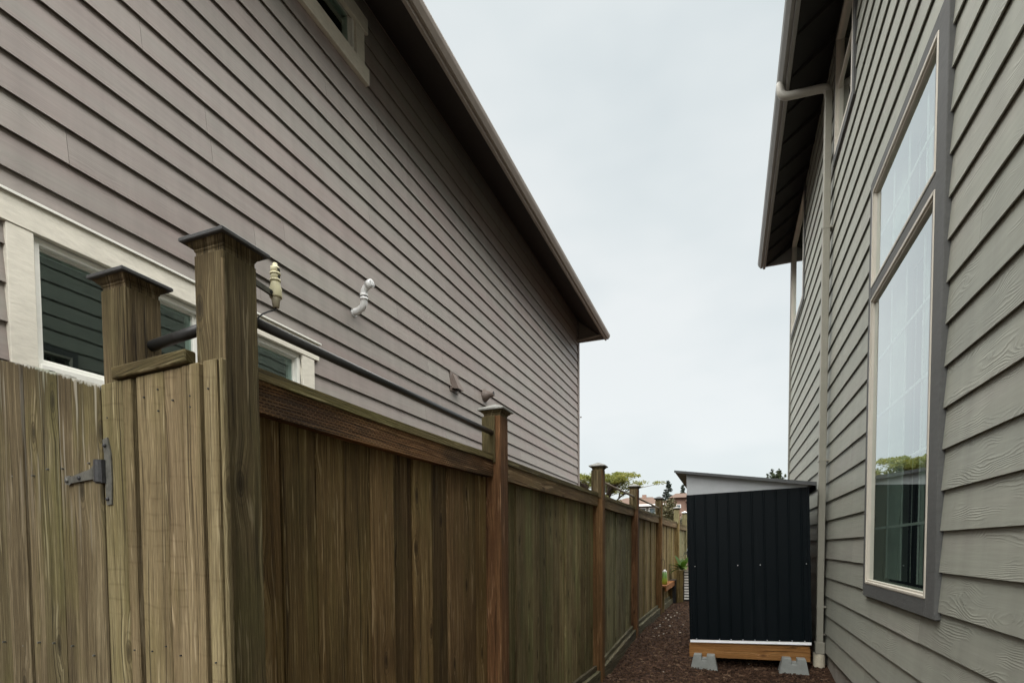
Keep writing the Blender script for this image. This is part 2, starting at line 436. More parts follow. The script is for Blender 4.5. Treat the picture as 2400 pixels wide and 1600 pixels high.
# ------------------------------------------------------------------ mesh helpers
class MB:
    """collects verts and faces for ONE mesh object"""
    def __init__(s):
        s.v = []; s.f = []
    def box(s, x0, x1, y0, y1, z0, z1):
        i = len(s.v)
        s.v += [(x0, y0, z0), (x1, y0, z0), (x1, y1, z0), (x0, y1, z0), (x0, y0, z1), (x1, y0, z1), (x1, y1, z1), (x0, y1, z1)]
        s.f += [tuple(i + k for k in q) for q in ((0, 3, 2, 1), (4, 5, 6, 7), (0, 1, 5, 4), (1, 2, 6, 5), (2, 3, 7, 6), (3, 0, 4, 7))]
        return s
    def hexa(s, p):
        """8 points: bottom ring 0-3, top ring 4-7"""
        i = len(s.v); s.v += [tuple(q) for q in p]
        s.f += [tuple(i + k for k in q) for q in ((0, 3, 2, 1), (4, 5, 6, 7), (0, 1, 5, 4), (1, 2, 6, 5), (2, 3, 7, 6), (3, 0, 4, 7))]
        return s
    def prism(s, poly, fn, a, b):
        """poly: list of 2D points; fn(u,v,w)->xyz; extruded w from a to b"""
        i = len(s.v); n = len(poly)
        s.v += [fn(u, v, a) for u, v in poly] + [fn(u, v, b) for u, v in poly]
        s.f.append(tuple(i + k for k in reversed(range(n))))
        s.f.append(tuple(i + n + k for k in range(n)))
        for k in range(n):
            k2 = (k + 1) % n
            s.f.append((i + k, i + k2, i + n + k2, i + n + k))
        return s
    def rings(s, rings, closed_ends=True):
        """list of rings (each a list of points, same length) lofted together"""
        i = len(s.v); n = len(rings[0])
        for r in rings:
            s.v += [tuple(p) for p in r]
        for a in range(len(rings) - 1):
            for k in range(n):
                k2 = (k + 1) % n
                s.f.append((i + a * n + k, i + a * n + k2, i + (a + 1) * n + k2, i + (a + 1) * n + k))
        if closed_ends:
            s.f.append(tuple(i + k for k in reversed(range(n))))
            s.f.append(tuple(i + (len(rings) - 1) * n + k for k in range(n)))
        return s
    def tube(s, path, rad, seg=12, caps=True, square=False):
        pts = [Vector(p) for p in path]
        rads = rad if isinstance(rad, (list, tuple)) else [rad] * len(pts)
        rings = []
        ref = None
        for k, p in enumerate(pts):
            d = (pts[min(k + 1, len(pts) - 1)] - pts[max(k - 1, 0)]).normalized()
            if ref is None:
                ref = Vector((0, 0, 1)) if abs(d.z) < .9 else Vector((0, 1, 0))
            u = d.cross(ref)
            if u.length < 1e-4: u = d.cross(Vector((1, 0, 0)))
            u.normalize(); w = u.cross(d).normalized(); ref = w
            ring = []
            for j in range(seg):
                a = 2 * math.pi * j / seg + (math.pi / 4 if square else 0)
                ring.append(p + (u * math.cos(a) + w * math.sin(a)) * rads[k])
            rings.append(ring)
        return s.rings(rings, caps)
    def quadface(s, pts):
        i = len(s.v); s.v += [tuple(p) for p in pts]
        s.f.append(tuple(range(i, i + len(pts))))
        return s
    def build(s, name, mat, parent=None, base=None, smooth=False, bevel=0.0):
        bo = Vector(base) if base is not None else Vector((0, 0, 0))
        me = bpy.data.meshes.new(name)
        me.from_pydata([tuple(Vector(v) - bo) for v in s.v], [], s.f)
        if bevel > 0:
            bm = bmesh.new(); bm.from_mesh(me)
            bmesh.ops.remove_doubles(bm, verts=bm.verts, dist=1e-5)
            bmesh.ops.recalc_face_normals(bm, faces=bm.faces)
            ed = [e for e in bm.edges if len(e.link_faces) == 2 and e.calc_face_angle(0) > .5]
            bmesh.ops.bevel(bm, geom=ed, offset=bevel, segments=1, affect='EDGES', profile=.5)
            bm.to_mesh(me); bm.free()
        else:
            bm = bmesh.new(); bm.from_mesh(me)
            bmesh.ops.recalc_face_normals(bm, faces=bm.faces)
            bm.to_mesh(me); bm.free()
        if smooth:
            for p in me.polygons: p.use_smooth = True
        me.materials.append(mat if not isinstance(mat, str) else MT[mat])
        o = bpy.data.objects.new(name, me)
        COL.objects.link(o)
        if parent is not None: o.parent = parent
        return o

def tag(o, label=None, cat=None, group=None, kind=None):
    if label: o['label'] = label
    if cat: o['category'] = cat
    if group: o['group'] = group
    if kind: o['kind'] = kind
    return o
def thing(name, loc, label, cat, group=None, rot=None):
    e = bpy.data.objects.new(name, None)
    e.empty_display_size = .2
    COL.objects.link(e)
    e.location = loc
    if rot: e.rotation_euler = rot
    return tag(e, label, cat, group)
def bx(name, x0, x1, y0, y1, z0, z1, mat, parent, base=None, bevel=0.0):
    return MB().box(x0, x1, y0, y1, z0, z1).build(name, mat, parent, base, bevel=bevel)

def arc(pts, n=5):
    """Catmull-Rom through the points"""
    out = []
    P = [Vector(p) for p in pts]
    P = [2 * P[0] - P[1]] + P + [2 * P[-1] - P[-2]]
    for k in range(1, len(P) - 2):
        for j in range(n):
            u = j / n
            out.append(.5 * ((2 * P[k]) + (P[k + 1] - P[k - 1]) * u + (2 * P[k - 1] - 5 * P[k] + 4 * P[k + 1] - P[k + 2]) * u * u + (3 * P[k] - P[k - 1] - 3 * P[k + 1] + P[k + 2]) * u ** 3))
    out.append(P[-2])
    return out

# ------------------------------------------------------------------ the ground
def sstep(a, b, x):
    u = min(1, max(0, (x - a) / (b - a))); return u * u * (3 - 2 * u)
def gz(x, y):
    z = .15 * sstep(5.3, 7.0, y) + .06 * sstep(7.0, 10.5, y)
    if y < 14 and -1.3 < x < .95:
        z += .018 * math.sin(3.1 * x + 1.7 * y) * math.sin(2.3 * y - x) + .010 * math.sin(9 * x + 4 * y) * math.sin(7 * y)
    z += .03 * math.exp(-((x - .25) / .25) ** 2 - ((y - 5.72) / .30) ** 2)      # mulch heaped under the beam
    z += .035 * sstep(.35, .8, x) * sstep(5.2, 5.7, y) * (1 - sstep(5.9, 6.6, y))
    return z
def lines(fine0, fine1, step, coarse):
    v = [c for c in coarse if c < fine0]
    n = int(round((fine1 - fine0) / step))
    v += [fine0 + (fine1 - fine0) * k / n for k in range(n + 1)]
    return v + [c for c in coarse if c > fine1]
gx = lines(-1.4, 1.0, .05, [-400, -120, -40, -15, -6, -3, 3, 6, 15, 40, 120, 400])
gy = lines(2.0, 12.6, .06, [-200, -40, -10, -3, 0, 14, 18, 26, 40, 70, 120, 300, 900])
g = MB()
for y in gy:
    for x in gx:
        g.v.append((x, y, gz(x, y)))
nx = len(gx)
for j in range(len(gy) - 1):
    for i in range(nx - 1):
        a = j * nx + i
        g.f.append((a, a + 1, a + nx + 1, a + nx))
tag(g.build('ground', 'soil', smooth=True), kind='structure')

# bark chips strewn over the path
ch = MB()
rc = random.Random(3)
def chip(x, y, L, Wd, T, mb):
    z = gz(x, y) + .004
    a = rc.uniform(0, math.pi); tl = rc.gauss(0, .35); t2 = rc.gauss(0, .35)
    M = Matrix.Translation((x, y, z)) @ Matrix.Rotation(a, 4, 'Z') @ Matrix.Rotation(tl, 4, 'X') @ Matrix.Rotation(t2, 4, 'Y')
    k = rc.uniform(.5, .9)
    P = [(-L, -Wd, 0), (L, -Wd * k, 0), (L * .9, Wd * k, 0), (-L * .8, Wd, 0), (-L * .9, -Wd * .8, T), (L * .8, -Wd * .6, T), (L * .8, Wd * .5, T), (-L * .7, Wd * .7, T)]
    mb.hexa([M @ Vector(p) for p in P])
for _ in range(21000):
    y = 3.9 + 8.2 * rc.random() ** 1.25
    x = rc.uniform(-1.22, .86)
    L = rc.uniform(.006, .012) if rc.random() < .8 else rc.uniform(.012, .024)
    chip(x, y, L, L * rc.uniform(.3, .65), rc.uniform(.004, .010), ch)
tag(ch.build('bark_mulch', 'chips'), 'loose reddish brown bark mulch covering the path', kind='stuff')
pb = MB()
for _ in range(46):
    if rc.random() < .5:
        y = rc.uniform(6.9, 9.2); x = -1.0 + .025 * y - .10 + abs(rc.gauss(0, .13))
    else:
        y = rc.uniform(5.0, 9.0); x = rc.uniform(-.9, .7)
    r = rc.uniform(.006, .016); z = gz(x, y) + r * .7
    pb.rings([[(x + r * q * math.cos(a), y + r * q * math.sin(a), z + r * h) for a in [k * math.pi / 3 for k in range(6)]] for q, h in ((.5, -.7), (1, 0), (.6, .6))])
tag(pb.build('pebbles', 'pebble', smooth=True), 'scattered small white pebbles lying in the bark mulch', kind='stuff')

# ------------------------------------------------------------------ lap-sided walls
class Wall:
    def __init__(s, x, sgn, house, base):
        s.x = x; s.s = sgn; s.h = house; s.b = base
    def P(s, o, y, z):
        return (s.x + s.s * o, y, z)
    def box(s, name, o0, o1, y0, y1, z0, z1, mat, parent=None, bevel=0.0):
        xs = sorted((s.x + s.s * o0, s.x + s.s * o1))
        return bx(name, xs[0], xs[1], y0, y1, z0, z1, mat, parent or s.h, s.b, bevel)

def rect_minus(y0, y1, z0, z1, ops):
    ys = sorted({y0, y1, *[v for o in ops for v in o[:2] if y0 < v < y1]})
    zs = sorted({z0, z1, *[v for o in ops for v in o[2:] if z0 < v < z1]})
    out = []
    for a, b_ in zip(ys, ys[1:]):
        for c, d in zip(zs, zs[1:]):
            if not any(o[0] < (a + b_) / 2 < o[1] and o[2] < (c + d) / 2 < o[3] for o in ops):
                out.append((a, b_, c, d))
    return out

def clapboards(w, y0, y1, zfirst, pitch, rows, t, ops, mat, joints, ztop, seed, blen=3.66):
    rn = random.Random(seed)
    for k in range(rows):
        zb = zfirst + k * pitch
        zt = min(zb + pitch + .016, ztop)
        if zb >= ztop - .01: break
        js = joints.get(k)
        if js is None:
            js = [y0 + (rn.random() * blen) + q * blen for q in range(-1, 8)]
        cuts = [y0] + sorted(j for j in js if y0 + .25 < j < y1 - .25) + [y1]
        for a, b_ in zip(cuts, cuts[1:]):
            segs = rect_minus(a + .001, b_ - .001, zb, zt, ops)
            if not segs: continue
            # pieces of one board that touch stay one board; a window between them makes two
            runs = []
            for sg in sorted(segs):
                if runs and abs(runs[-1][-1][1] - sg[0]) < 1e-6 or runs and abs(runs[-1][-1][0] - sg[0]) < 1e-6: runs[-1].append(sg)
                else: runs.append([sg])
            dz = rn.gauss(0, .0010); dzs = rn.gauss(0, .0016) / max(.5, b_ - a)
            for run in runs:
                mb = MB()
                for ya, yb, za, zc in run:
                    fo = lambda z: t - (t - .005) * (z - zb) / (pitch + .016)
                    bk = lambda z: max(.0005, fo(z) - .007)
                    p = [w.P(bk(za), ya, za), w.P(fo(za), ya, za), w.P(fo(za), yb, za), w.P(bk(za), yb, za),
                         w.P(bk(zc), ya, zc), w.P(fo(zc), ya, zc), w.P(fo(zc), yb, zc), w.P(bk(zc), yb, zc)]
                    p = [(q[0], q[1], q[2] + (dz + dzs * (q[1] - (a + b_) / 2) if abs(q[2] - zb) < 1e-9 else 0)) for q in p]
                    mb.hexa(p)
                mb.build('clapboard', mat, w.h, w.b)

# ------------------------------------------------------------------ taupe neighbour house
LX = -3.212
hL = thing('house', (-6.1, 5.2, 0), 'taupe lap-sided house with cream window trim behind the wooden fence', 'house')
bL = hL.location.copy()
wl = Wall(LX, 1, hL, bL)
L_TOP = 6.40
opL = [(1.70, 3.52, 2.17, 2.80), (2.55, 4.30, 5.70, 6.10)]
sh = MB()
for a, b_, c, d in rect_minus(-2.5, 12.27, 0, L_TOP, opL):
    sh.box(LX - .15, LX, a, b_, c, d)
sh.box(-9.0, -8.85, -2.5, 12.27, 0, L_TOP).box(-8.85, LX - .15, -2.5, -2.35, 0, L_TOP).box(-8.85, LX - .15, 12.12, 12.27, 0, L_TOP)
sh.build('wall', 'sheath', hL, bL)
jL = {}
PITL = .181
z0L = 3.0595 - 16 * PITL
def rowL(z): return int((z - z0L) / PITL)
jL[rowL(4.20)] = [2.29, 5.95, 9.6, -1.3]
jL[rowL(3.98)] = [2.71, 6.37, 10.0, -.9]
jL[rowL(3.28)] = [1.879, 5.54, 9.2, -1.7]
clapboards(wl, -2.5, 12.20, z0L, PITL, 40, .027, opL, 'sidingL', jL, L_TOP, 11)
wl.box('corner_trim', .0, .036, 12.20, 12.31, .1, 6.38, 'cornerL')
bx('corner_trim', LX - .10, LX, 12.275, 12.31, .1, 6.38, 'cornerL', hL, bL)

def roof_eave(w, house, base, xo, zo, slope, ridge_dx, y0, y1, mats, ov):
    """sloping eave: xo/zo outer top of the gutter; everything follows the roof pitch"""
    s = w.s
    X = lambda d: xo - s * d                # d metres inward from the gutter lip
    def slab(d0, d1, t0, t1, ya, yb, name, mat):
        zt = lambda d: zo + .02 + slope * (d - .05)
        mb = MB().prism([(d0, t0), (d1, t0), (d1, t1), (d0, t1)], lambda u, v, ww: (X(u), ww, zt(u) + v), ya, yb)
        return mb.build(name, mat, house, base)
    slab(.03, ridge_dx, .0, .045, y0 - .02, y1 + .03, 'roof', 'roof')
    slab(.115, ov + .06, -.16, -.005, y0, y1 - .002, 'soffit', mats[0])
    # fascia board and K-style gutter
    bx('fascia', min(X(.075), X(.11)), max(X(.075), X(.11)), y0, y1, zo - .115, zo + .04, mats[1], house, base, .003)
    prof = [(.0, .0), (.012, .0), (.014, -.035), (.045, -.075), (.071, -.078), (.071, .0), (.073, .0), (.073, -.084), (.043, -.084), (.010, -.040), (.0, -.012)]
    MB().prism([(u, v) for u, v in prof], lambda u, v, ww: (X(u), ww, zo + v), y0, y1 + .02).build('gutter', mats[2], house, base)
    # gutter end cap
    MB().prism([(0, 0), (.073, 0), (.073, -.083), (.043, -.083), (.010, -.040)], lambda u, v, ww: (X(u), ww, zo + v), y1 + .021, y1 + .026).build('gutter_cap', mats[2], house, base)
    # triangular closure at the far end of the eave
    zt = lambda d: zo + .02 + slope * (d - .05)
    MB().prism([(.10, -.085 + zo), (ov, -.085 + zo), (ov, zt(ov) - .165), (.10, max(zo - .07, zt(.10) - .165))], lambda u, v, ww: (X(u), ww, v), y1 - .03, y1).build('eave_return', mats[1], house, base)

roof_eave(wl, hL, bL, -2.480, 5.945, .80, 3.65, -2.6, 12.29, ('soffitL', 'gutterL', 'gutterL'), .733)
# far roof slope and gables close the house
MB().prism([(-6.13, 8.88), (-6.13, 8.835), (-9.75, 5.93), (-9.75, 5.98)], lambda u, v, w_: (u, w_, v), -2.62, 12.32).build('roof', 'roof', hL, bL)
for ya, yb in ((-2.4, -2.35), (12.13, 12.26)):
    MB().prism([(-9.0, 6.4), (LX - .02, 6.4), (-6.1, 8.72)], lambda u, v, w_: (u, w_, v), ya, yb).build('gable_wall', 'cornerL', hL, bL)
# outlet elbow and downspout at the far corner
MB().tube(arc([(-2.60, 12.14, 6.02), (-2.60, 12.14, 5.965), (-2.635, 12.14, 5.925), (-2.72, 12.14, 5.915), (-3.12, 12.16, 5.885), (-3.185, 12.17, 5.88)], 3), .033, 10).build('downspout', 'gutterL', hL, bL, smooth=True)
bx('hook', -3.17, -3.135, 12.31, 12.335, 4.20, 4.22, 'gutterL', hL, bL)

def window(w, name, y0, y1, z0, z1, frame_w, mat_frame, glass, out_face, out_glass, mull=None, room=1.2):
    """vinyl frame (the part) with panes and a dark room behind as sub-parts"""
    fr = MB()
    def fb(o0, o1, a, b_, c, d):
        xs = sorted((w.x + w.s * o0, w.x + w.s * o1)); fr.box(xs[0], xs[1], a, b_, c, d)
    fb(-.10, out_face, y0, y0 + frame_w, z0, z1); fb(-.10, out_face, y1 - frame_w, y1, z0, z1)
    fb(-.10, out_face, y0 + frame_w, y1 - frame_w, z0, z0 + frame_w); fb(-.10, out_face, y0 + frame_w, y1 - frame_w, z1 - frame_w, z1)
    if mull: fb(-.09, out_glass + .02, mull - .025, mull + .025, z0 + frame_w, z1 - frame_w)
    f = fr.build(name, mat_frame, w.h, w.b, bevel=.003)
    # stepped sash bead inside the frame
    sb = MB(); q = frame_w; e = .010
    def sbb(a, b_, c, d):
        xs = sorted((w.x + w.s * (out_glass - .02), w.x + w.s * (out_glass + .014))); sb.box(xs[0], xs[1], a, b_, c, d)
    sbb(y0 + q, y0 + q + e, z0 + q, z1 - q); sbb(y1 - q - e, y1 - q, z0 + q, z1 - q); sbb(y0 + q + e, y1 - q - e, z0 + q, z0 + q + e); sbb(y0 + q + e, y1 - q - e, z1 - q - e, z1 - q)
    sb.build('sash', mat_frame, f, w.b)
    for a, b_ in ([(y0 + q, y1 - q)] if not mull else [(y0 + q, mull - .025), (mull + .025, y1 - q)]):
        xs = sorted((w.x + w.s * (out_glass - .006), w.x + w.s * out_glass))
        p = MB().quadface([Vector((w.x + w.s * out_glass, yy, zz)) - w.b for yy, zz in ((a, z0 + q), (b_, z0 + q), (b_, z1 - q), (a, z1 - q))])
        p.build('glass_pane', glass, f)
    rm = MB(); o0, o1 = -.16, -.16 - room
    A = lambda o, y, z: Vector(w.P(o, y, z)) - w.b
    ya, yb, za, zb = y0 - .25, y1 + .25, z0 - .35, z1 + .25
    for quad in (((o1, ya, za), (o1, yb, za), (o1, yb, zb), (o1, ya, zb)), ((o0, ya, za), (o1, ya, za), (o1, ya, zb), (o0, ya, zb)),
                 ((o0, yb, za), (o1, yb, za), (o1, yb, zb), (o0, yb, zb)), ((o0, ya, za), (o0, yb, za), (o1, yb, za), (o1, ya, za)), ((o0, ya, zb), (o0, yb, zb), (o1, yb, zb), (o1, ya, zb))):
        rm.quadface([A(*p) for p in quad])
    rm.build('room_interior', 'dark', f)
    # local frame coordinates: sub-parts were given world minus base already
    return f
def sub(w, f, name, o0, o1, y0, y1, z0, z1, mat, bevel=0.0):
    xs = sorted((w.x + w.s * o0, w.x + w.s * o1))
    return bx(name, xs[0], xs[1], y0, y1, z0, z1, mat, f, w.b, bevel)

# lower window with cream trim
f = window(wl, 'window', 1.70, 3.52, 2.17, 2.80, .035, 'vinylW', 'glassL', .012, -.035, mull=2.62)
tag(f, 'long cream trimmed window just above the gate')
sub(wl, f, 'head_trim', .0, .045, 1.53, 3.71, 2.80, 2.935, 'trimL', .003)
sub(wl, f, 'drip_cap', .0, .060, 1.52, 3.72, 2.935, 2.947, 'vinylW')
sub(wl, f, 'jamb_trim', .0, .040, 1.587, 1.70, 2.10, 2.80, 'trimL', .003)
sub(wl, f, 'jamb_trim', .0, .040, 3.52, 3.656, 2.10, 2.80, 'trimL', .003)
sub(wl, f, 'sill', .0, .060, 1.70, 3.52, 2.13, 2.17, 'vinylW', .003)
sub(wl, f, 'apron_trim', .0, .040, 1.70, 3.52, 2.03, 2.13, 'trimL', .003)
# upper window under the eave
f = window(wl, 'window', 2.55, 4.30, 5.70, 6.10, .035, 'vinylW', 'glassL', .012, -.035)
tag(f, 'upper cream trimmed window tucked under the dark eave')
sub(wl, f, 'head_trim', .0, .045, 2.40, 4.46, 6.025, 6.16, 'trimL', .003)
sub(wl, f, 'jamb_trim', .0, .040, 4.29, 4.41, 5.715, 6.025, 'trimL', .003)
sub(wl, f, 'jamb_trim', .0, .040, 2.45, 2.56, 5.715, 6.025, 'trimL', .003)
sub(wl, f, 'sill', .0, .050, 2.40, 4.465, 5.572, 5.715, 'trimL', .003)

# white S-bend vent
VP = [(.0, 4.215, 3.405), (.06, 4.21, 3.405), (.125, 4.20, 3.43), (.15, 4.185, 3.48), (.152, 4.18, 3.52), (.165, 4.175, 3.56), (.205, 4.17, 3.592), (.245, 4.165, 3.600)]
pth = arc([wl.P(*p) for p in VP], 4)
vp = MB().tube(pth, .031, 16).build('vent_pipe', 'pvc', hL, bL, smooth=True)
tag(vp, 'white S-shaped vent pipe sticking out of the siding')
d = (pth[-1] - pth[-2]).normalized()
MB().tube([pth[-1] - d * .05, pth[-1] + d * .004], .037, 16).build('collar', 'pvc', vp, bL, smooth=True)
MB().tube([pth[-1] + d * .0045, pth[-1] + d * .0055], .026, 16).build('opening', 'blackp', vp, bL)
for k in (-.5, .0, .5):
    c = pth[-1] + d * .0065
    MB().box(c.x - .003, c.x + .003, c.y + k * .03 - .004, c.y + k * .03 + .004, c.z - .022, c.z + .022).build('screen_bar', 'pvc', vp, bL)
MB().tube([pth[0], pth[0] + Vector((.02, 0, 0))], .042, 16).build('flange', 'pvc', vp, bL)
MB().tube([pth[14] - Vector((0, 0, .004)), pth[14] + Vector((0, 0, .004))], .0345, 16).build('joint_ring', 'blackp', vp, bL)
for k in (13, 15):
    e_ = Vector((0, 0, .018 if k == 15 else -.018))
    MB().tube([pth[14] + e_ * .25, pth[14] + e_ * 1.4], .0355, 16).build('collar', 'pvc', vp, bL, smooth=True)
# hooded vent
P = wl.P
hd = MB()
a0, a1, zb_, zt_ = 6.09, 6.25, 3.205, 3.415
pts = [P(.0, a0, zb_ + .02), P(.12, a0 + .01, zb_), P(.12, a1 - .01, zb_), P(.0, a1, zb_ + .02), P(.0, a0 + .03, zt_), P(.022, a0 + .035, zt_), P(.022, a1 - .035, zt_), P(.0, a1 - .03, zt_)]
for q in ((0, 1, 5, 4), (1, 2, 6, 5), (2, 3, 7, 6), (4, 5, 6, 7), (3, 0, 4, 7)):
    hd.quadface([pts[k] for k in q])
hv = hd.build('vent_hood', 'vent', hL, bL)
tag(hv, 'taupe hooded dryer vent')
MB().box(LX + .018, LX + .025, a0 - .03, a1 + .03, zb_ - .02, zt_ + .03).build('flange', 'vent', hv, bL)
MB().quadface([P(.03, a0 + .02, zb_ + .02), P(.105, a0 + .02, zb_ + .012), P(.105, a1 - .02, zb_ + .012), P(.03, a1 - .02, zb_ + .02)]).build('flap', 'blackp', hv, bL)
# round horn vent
rv = MB().tube([P(.0, 7.08, 3.375), P(.03, 7.08, 3.375), P(.07, 7.08, 3.378), P(.10, 7.08, 3.383), P(.16, 7.08, 3.392)], [.092, .088, .060, .044, .040], 18).build('vent_horn', 'vent', hL, bL, smooth=True)
tag(rv, 'taupe round horn vent')
MB().tube([P(.1605, 7.08, 3.392), P(.1615, 7.08, 3.392)], .030, 14).build('opening', 'blackp', rv, bL)

# ------------------------------------------------------------------ sage grey house on the other side
RX = .890
hR = thing('house', (4.0, 4.0, 0), 'sage grey lap-sided house with charcoal window trim and tall window', 'house')
bR = hR.location.copy()
wr = Wall(RX, -1, hR, bR)
R_TOP = 6.06
BIG = (3.080, 4.285)
opR = [(BIG[0], BIG[1], 1.0, 2.86), (BIG[0], BIG[1], 2.935, 3.555), (5.09, 5.84, 4.78, 5.79), (8.09, 9.50, 4.47, 5.80)]
sh = MB()
for a, b_, c, d in rect_minus(-2.2, 9.64, .20, R_TOP, opR):
    sh.box(RX, RX + .15, a, b_, c, d)
sh.box(7.0, 7.15, -2.2, 9.64, .2, R_TOP).box(RX + .15, 7.0, -2.2, -2.05, .2, R_TOP).box(RX + .15, 7.0, 9.49, 9.64, .2, R_TOP)
sh.build('wall', 'sheath', hR, bR)
bx('foundation', RX + .012, 7.1, -2.15, 9.60, -.3, .30, 'found', hR, bR)
clapboards(wr, -2.2, 9.57, .234, .1795, 34, .020, [(o[0] - .03, o[1] + .03, o[2] - .02, o[3] + .02) for o in opR[2:]] + [(BIG[0] - .02, BIG[1] + .02, .98, 3.57)], 'sidingR', {}, R_TOP, 5)
wr.box('corner_trim', .0, .032, 9.57, 9.675, .2, 5.75, 'cornerR')
bx('corner_trim', RX, RX + .09, 9.645, 9.675, .2, 5.75, 'cornerR', hR, bR)
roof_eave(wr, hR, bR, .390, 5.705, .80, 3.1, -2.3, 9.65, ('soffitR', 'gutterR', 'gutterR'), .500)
MB().prism([(3.49, 8.25), (3.49, 8.20), (7.6, 5.0), (7.6, 5.05)], lambda u, v, w_: (u, w_, v), -2.32, 9.83).build('roof', 'roof', hR, bR)
for ya, yb in ((-2.15, -2.1), (9.53, 9.63)):
    MB().prism([(RX + .02, 6.02), (7.0, 5.6), (3.5, 8.1)], lambda u, v, w_: (u, w_, v), ya, yb).build('gable_wall', 'cornerR', hR, bR)
# rafter tails under the sloped soffit
for k in range(14):
    y = 9.60 - .46 * k - (.0 if k else .0)
    MB().prism([(.515, 5.63), (.888, 5.93), (.888, 5.855), (.515, 5.60)], lambda u, v, w_: (u, w_, v), y - .035, y).build('rafter_tail', 'soffitR', hR, bR)

# tall window: lower sash, upper light, charcoal trim
for z0_, z1_, nm in ((1.0, 2.86, 'tall lower light of the big window'), (2.935, 3.555, 'short upper light of the big window')):
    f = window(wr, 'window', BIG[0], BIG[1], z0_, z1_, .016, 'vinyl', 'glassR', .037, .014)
    tag(f, nm)
    if z0_ < 2:
        fb_ = f
        for zz in (1.355, 1.72, 2.08, 2.45):
            sub(wr, f, 'grille_bar', -.012, -.007, BIG[0] + .05, BIG[1] - .05, zz, zz + .014, 'grille')
    else:
        sub(wr, f, 'grille_bar', -.012, -.007, BIG[0] + .05, BIG[1] - .05, 3.24, 3.254, 'grille')
    for yy in (3.38, 3.68, 3.98):
        sub(wr, f, 'grille_bar', -.019, -.014, yy, yy + .014, z0_ + .05, z1_ - .05, 'grille')
    rb = random.Random(9)
    for k in range(12):
        yy = BIG[0] + .08 + k * .088 + rb.uniform(-.02, .02)
        o_ = Vector(wr.P(-.065, yy, 0)); an = rb.uniform(1.0, 2.1); hw = .034
        dx, dy = math.cos(an) * hw, math.sin(an) * hw * .5
        MB().hexa([(o_.x - dx, o_.y - dy, z0_ + .04), (o_.x + dx, o_.y + dy, z0_ + .04), (o_.x + dx + .001, o_.y + dy + .002, z0_ + .04), (o_.x - dx + .001, o_.y - dy + .002, z0_ + .04),
                   (o_.x - dx, o_.y - dy, z1_ - .02), (o_.x + dx, o_.y + dy, z1_ - .02), (o_.x + dx + .001, o_.y + dy + .002, z1_ - .02), (o_.x - dx + .001, o_.y - dy + .002, z1_ - .02)]).build('blind_slat', 'blind', f, bR)
f = fb_
sub(wr, f, 'jamb_trim', .0, .034, 2.955, BIG[0], .915, 3.63, 'trimR', .003)
sub(wr, f, 'jamb_trim', .0, .034, BIG[1], 4.352, .915, 3.63, 'trimR', .003)
sub(wr, f, 'sill_trim', .0, .034, BIG[0], BIG[1], .915, 1.0, 'trimR', .003)
sub(wr, f, 'head_trim', .0, .034, BIG[0], BIG[1], 3.555, 3.63, 'trimR', .003)
sub(wr, f, 'mullion_trim', -.02, .032, BIG[0] + .001, BIG[1] - .001, 2.86, 2.935, 'trimR')
# small upper window beside the downspout
f = window(wr, 'window', 5.09, 5.84, 4.78, 5.79, .030, 'vinyl', 'glassR', .032, .0)
tag(f, 'small upper window above the downspout elbow')
sub(wr, f, 'meeting_rail', -.03, .014, 5.12, 5.81, 5.33, 5.365, 'vinyl')
sub(wr, f, 'jamb_trim', .0, .030, 5.02, 5.09, 4.71, 5.85, 'trimR'); sub(wr, f, 'jamb_trim', .0, .030, 5.84, 5.90, 4.71, 5.85, 'trimR')
sub(wr, f, 'sill_trim', .0, .030, 5.09, 5.84, 4.71, 4.78, 'trimR'); sub(wr, f, 'head_trim', .0, .030, 5.09, 5.84, 5.79, 5.85, 'trimR')
# far upper window at the corner
f = window(wr, 'window', 8.09, 9.50, 4.47, 5.80, .030, 'vinyl', 'glassR', .032, .0)
tag(f, 'far upper window near the house corner')
sub(wr, f, 'jamb_trim', .0, .030, 8.01, 8.09, 4.39, 5.86, 'trimR'); sub(wr, f, 'sill_trim', .0, .030, 8.09, 9.50, 4.39, 4.47, 'trimR'); sub(wr, f, 'head_trim', .0, .030, 8.09, 9.50, 5.80, 5.86, 'trimR')

# downspout with elbow from the gutter
def rect_tube(path, hw, hd, axis_w):
    """rectangular section; axis_w: world vector along the width"""
    rings = []
    pts = [Vector(p) for p in path]
    W_ = Vector(axis_w)
    for k, p in enumerate(pts):
        d = (pts[min(k + 1, len(pts) - 1)] - pts[max(k - 1, 0)]).normalized()
        n = d.cross(W_).normalized()
        rings.append([p + W_ * hw + n * hd, p - W_ * hw + n * hd, p - W_ * hw - n * hd, p + W_ * hw - n * hd])
    return MB().rings(rings)
dsy = 5.98
dsp = rect_tube([(.824, dsy, 5.445), (.824, dsy, .25)], .040, .029, (0, 1, 0)).build('downspout', 'downR', hR, bR, bevel=.004)
MB().tube(arc([(.420, dsy, 5.645), (.420, dsy, 5.60), (.430, dsy, 5.55), (.462, dsy, 5.522), (.51, dsy, 5.513), (.64, dsy, 5.505), (.765, dsy, 5.497), (.806, dsy, 5.482), (.822, dsy, 5.450), (.824, dsy, 5.40)], 4), .036, 14).build('elbow', 'elbow', dsp, bR, smooth=True)
tag(dsp, 'beige downspout with a gutter elbow at the top')
for z in (.40, .66, 2.05, 4.2):
    bx('strap', .792, .871, dsy - .0425, dsy + .0425, z, z + .016 if z > .5 else z + .006, 'downR', dsp, bR)
bx('adapter', .785, .868, dsy - .055, dsy + .055, .215, .33, 'downR', dsp, bR, .006)
MB().tube([(.825, dsy - .0, -.1), (.825, dsy, .222)], .052, 20).build('drain_pipe', 'drain', dsp, bR)

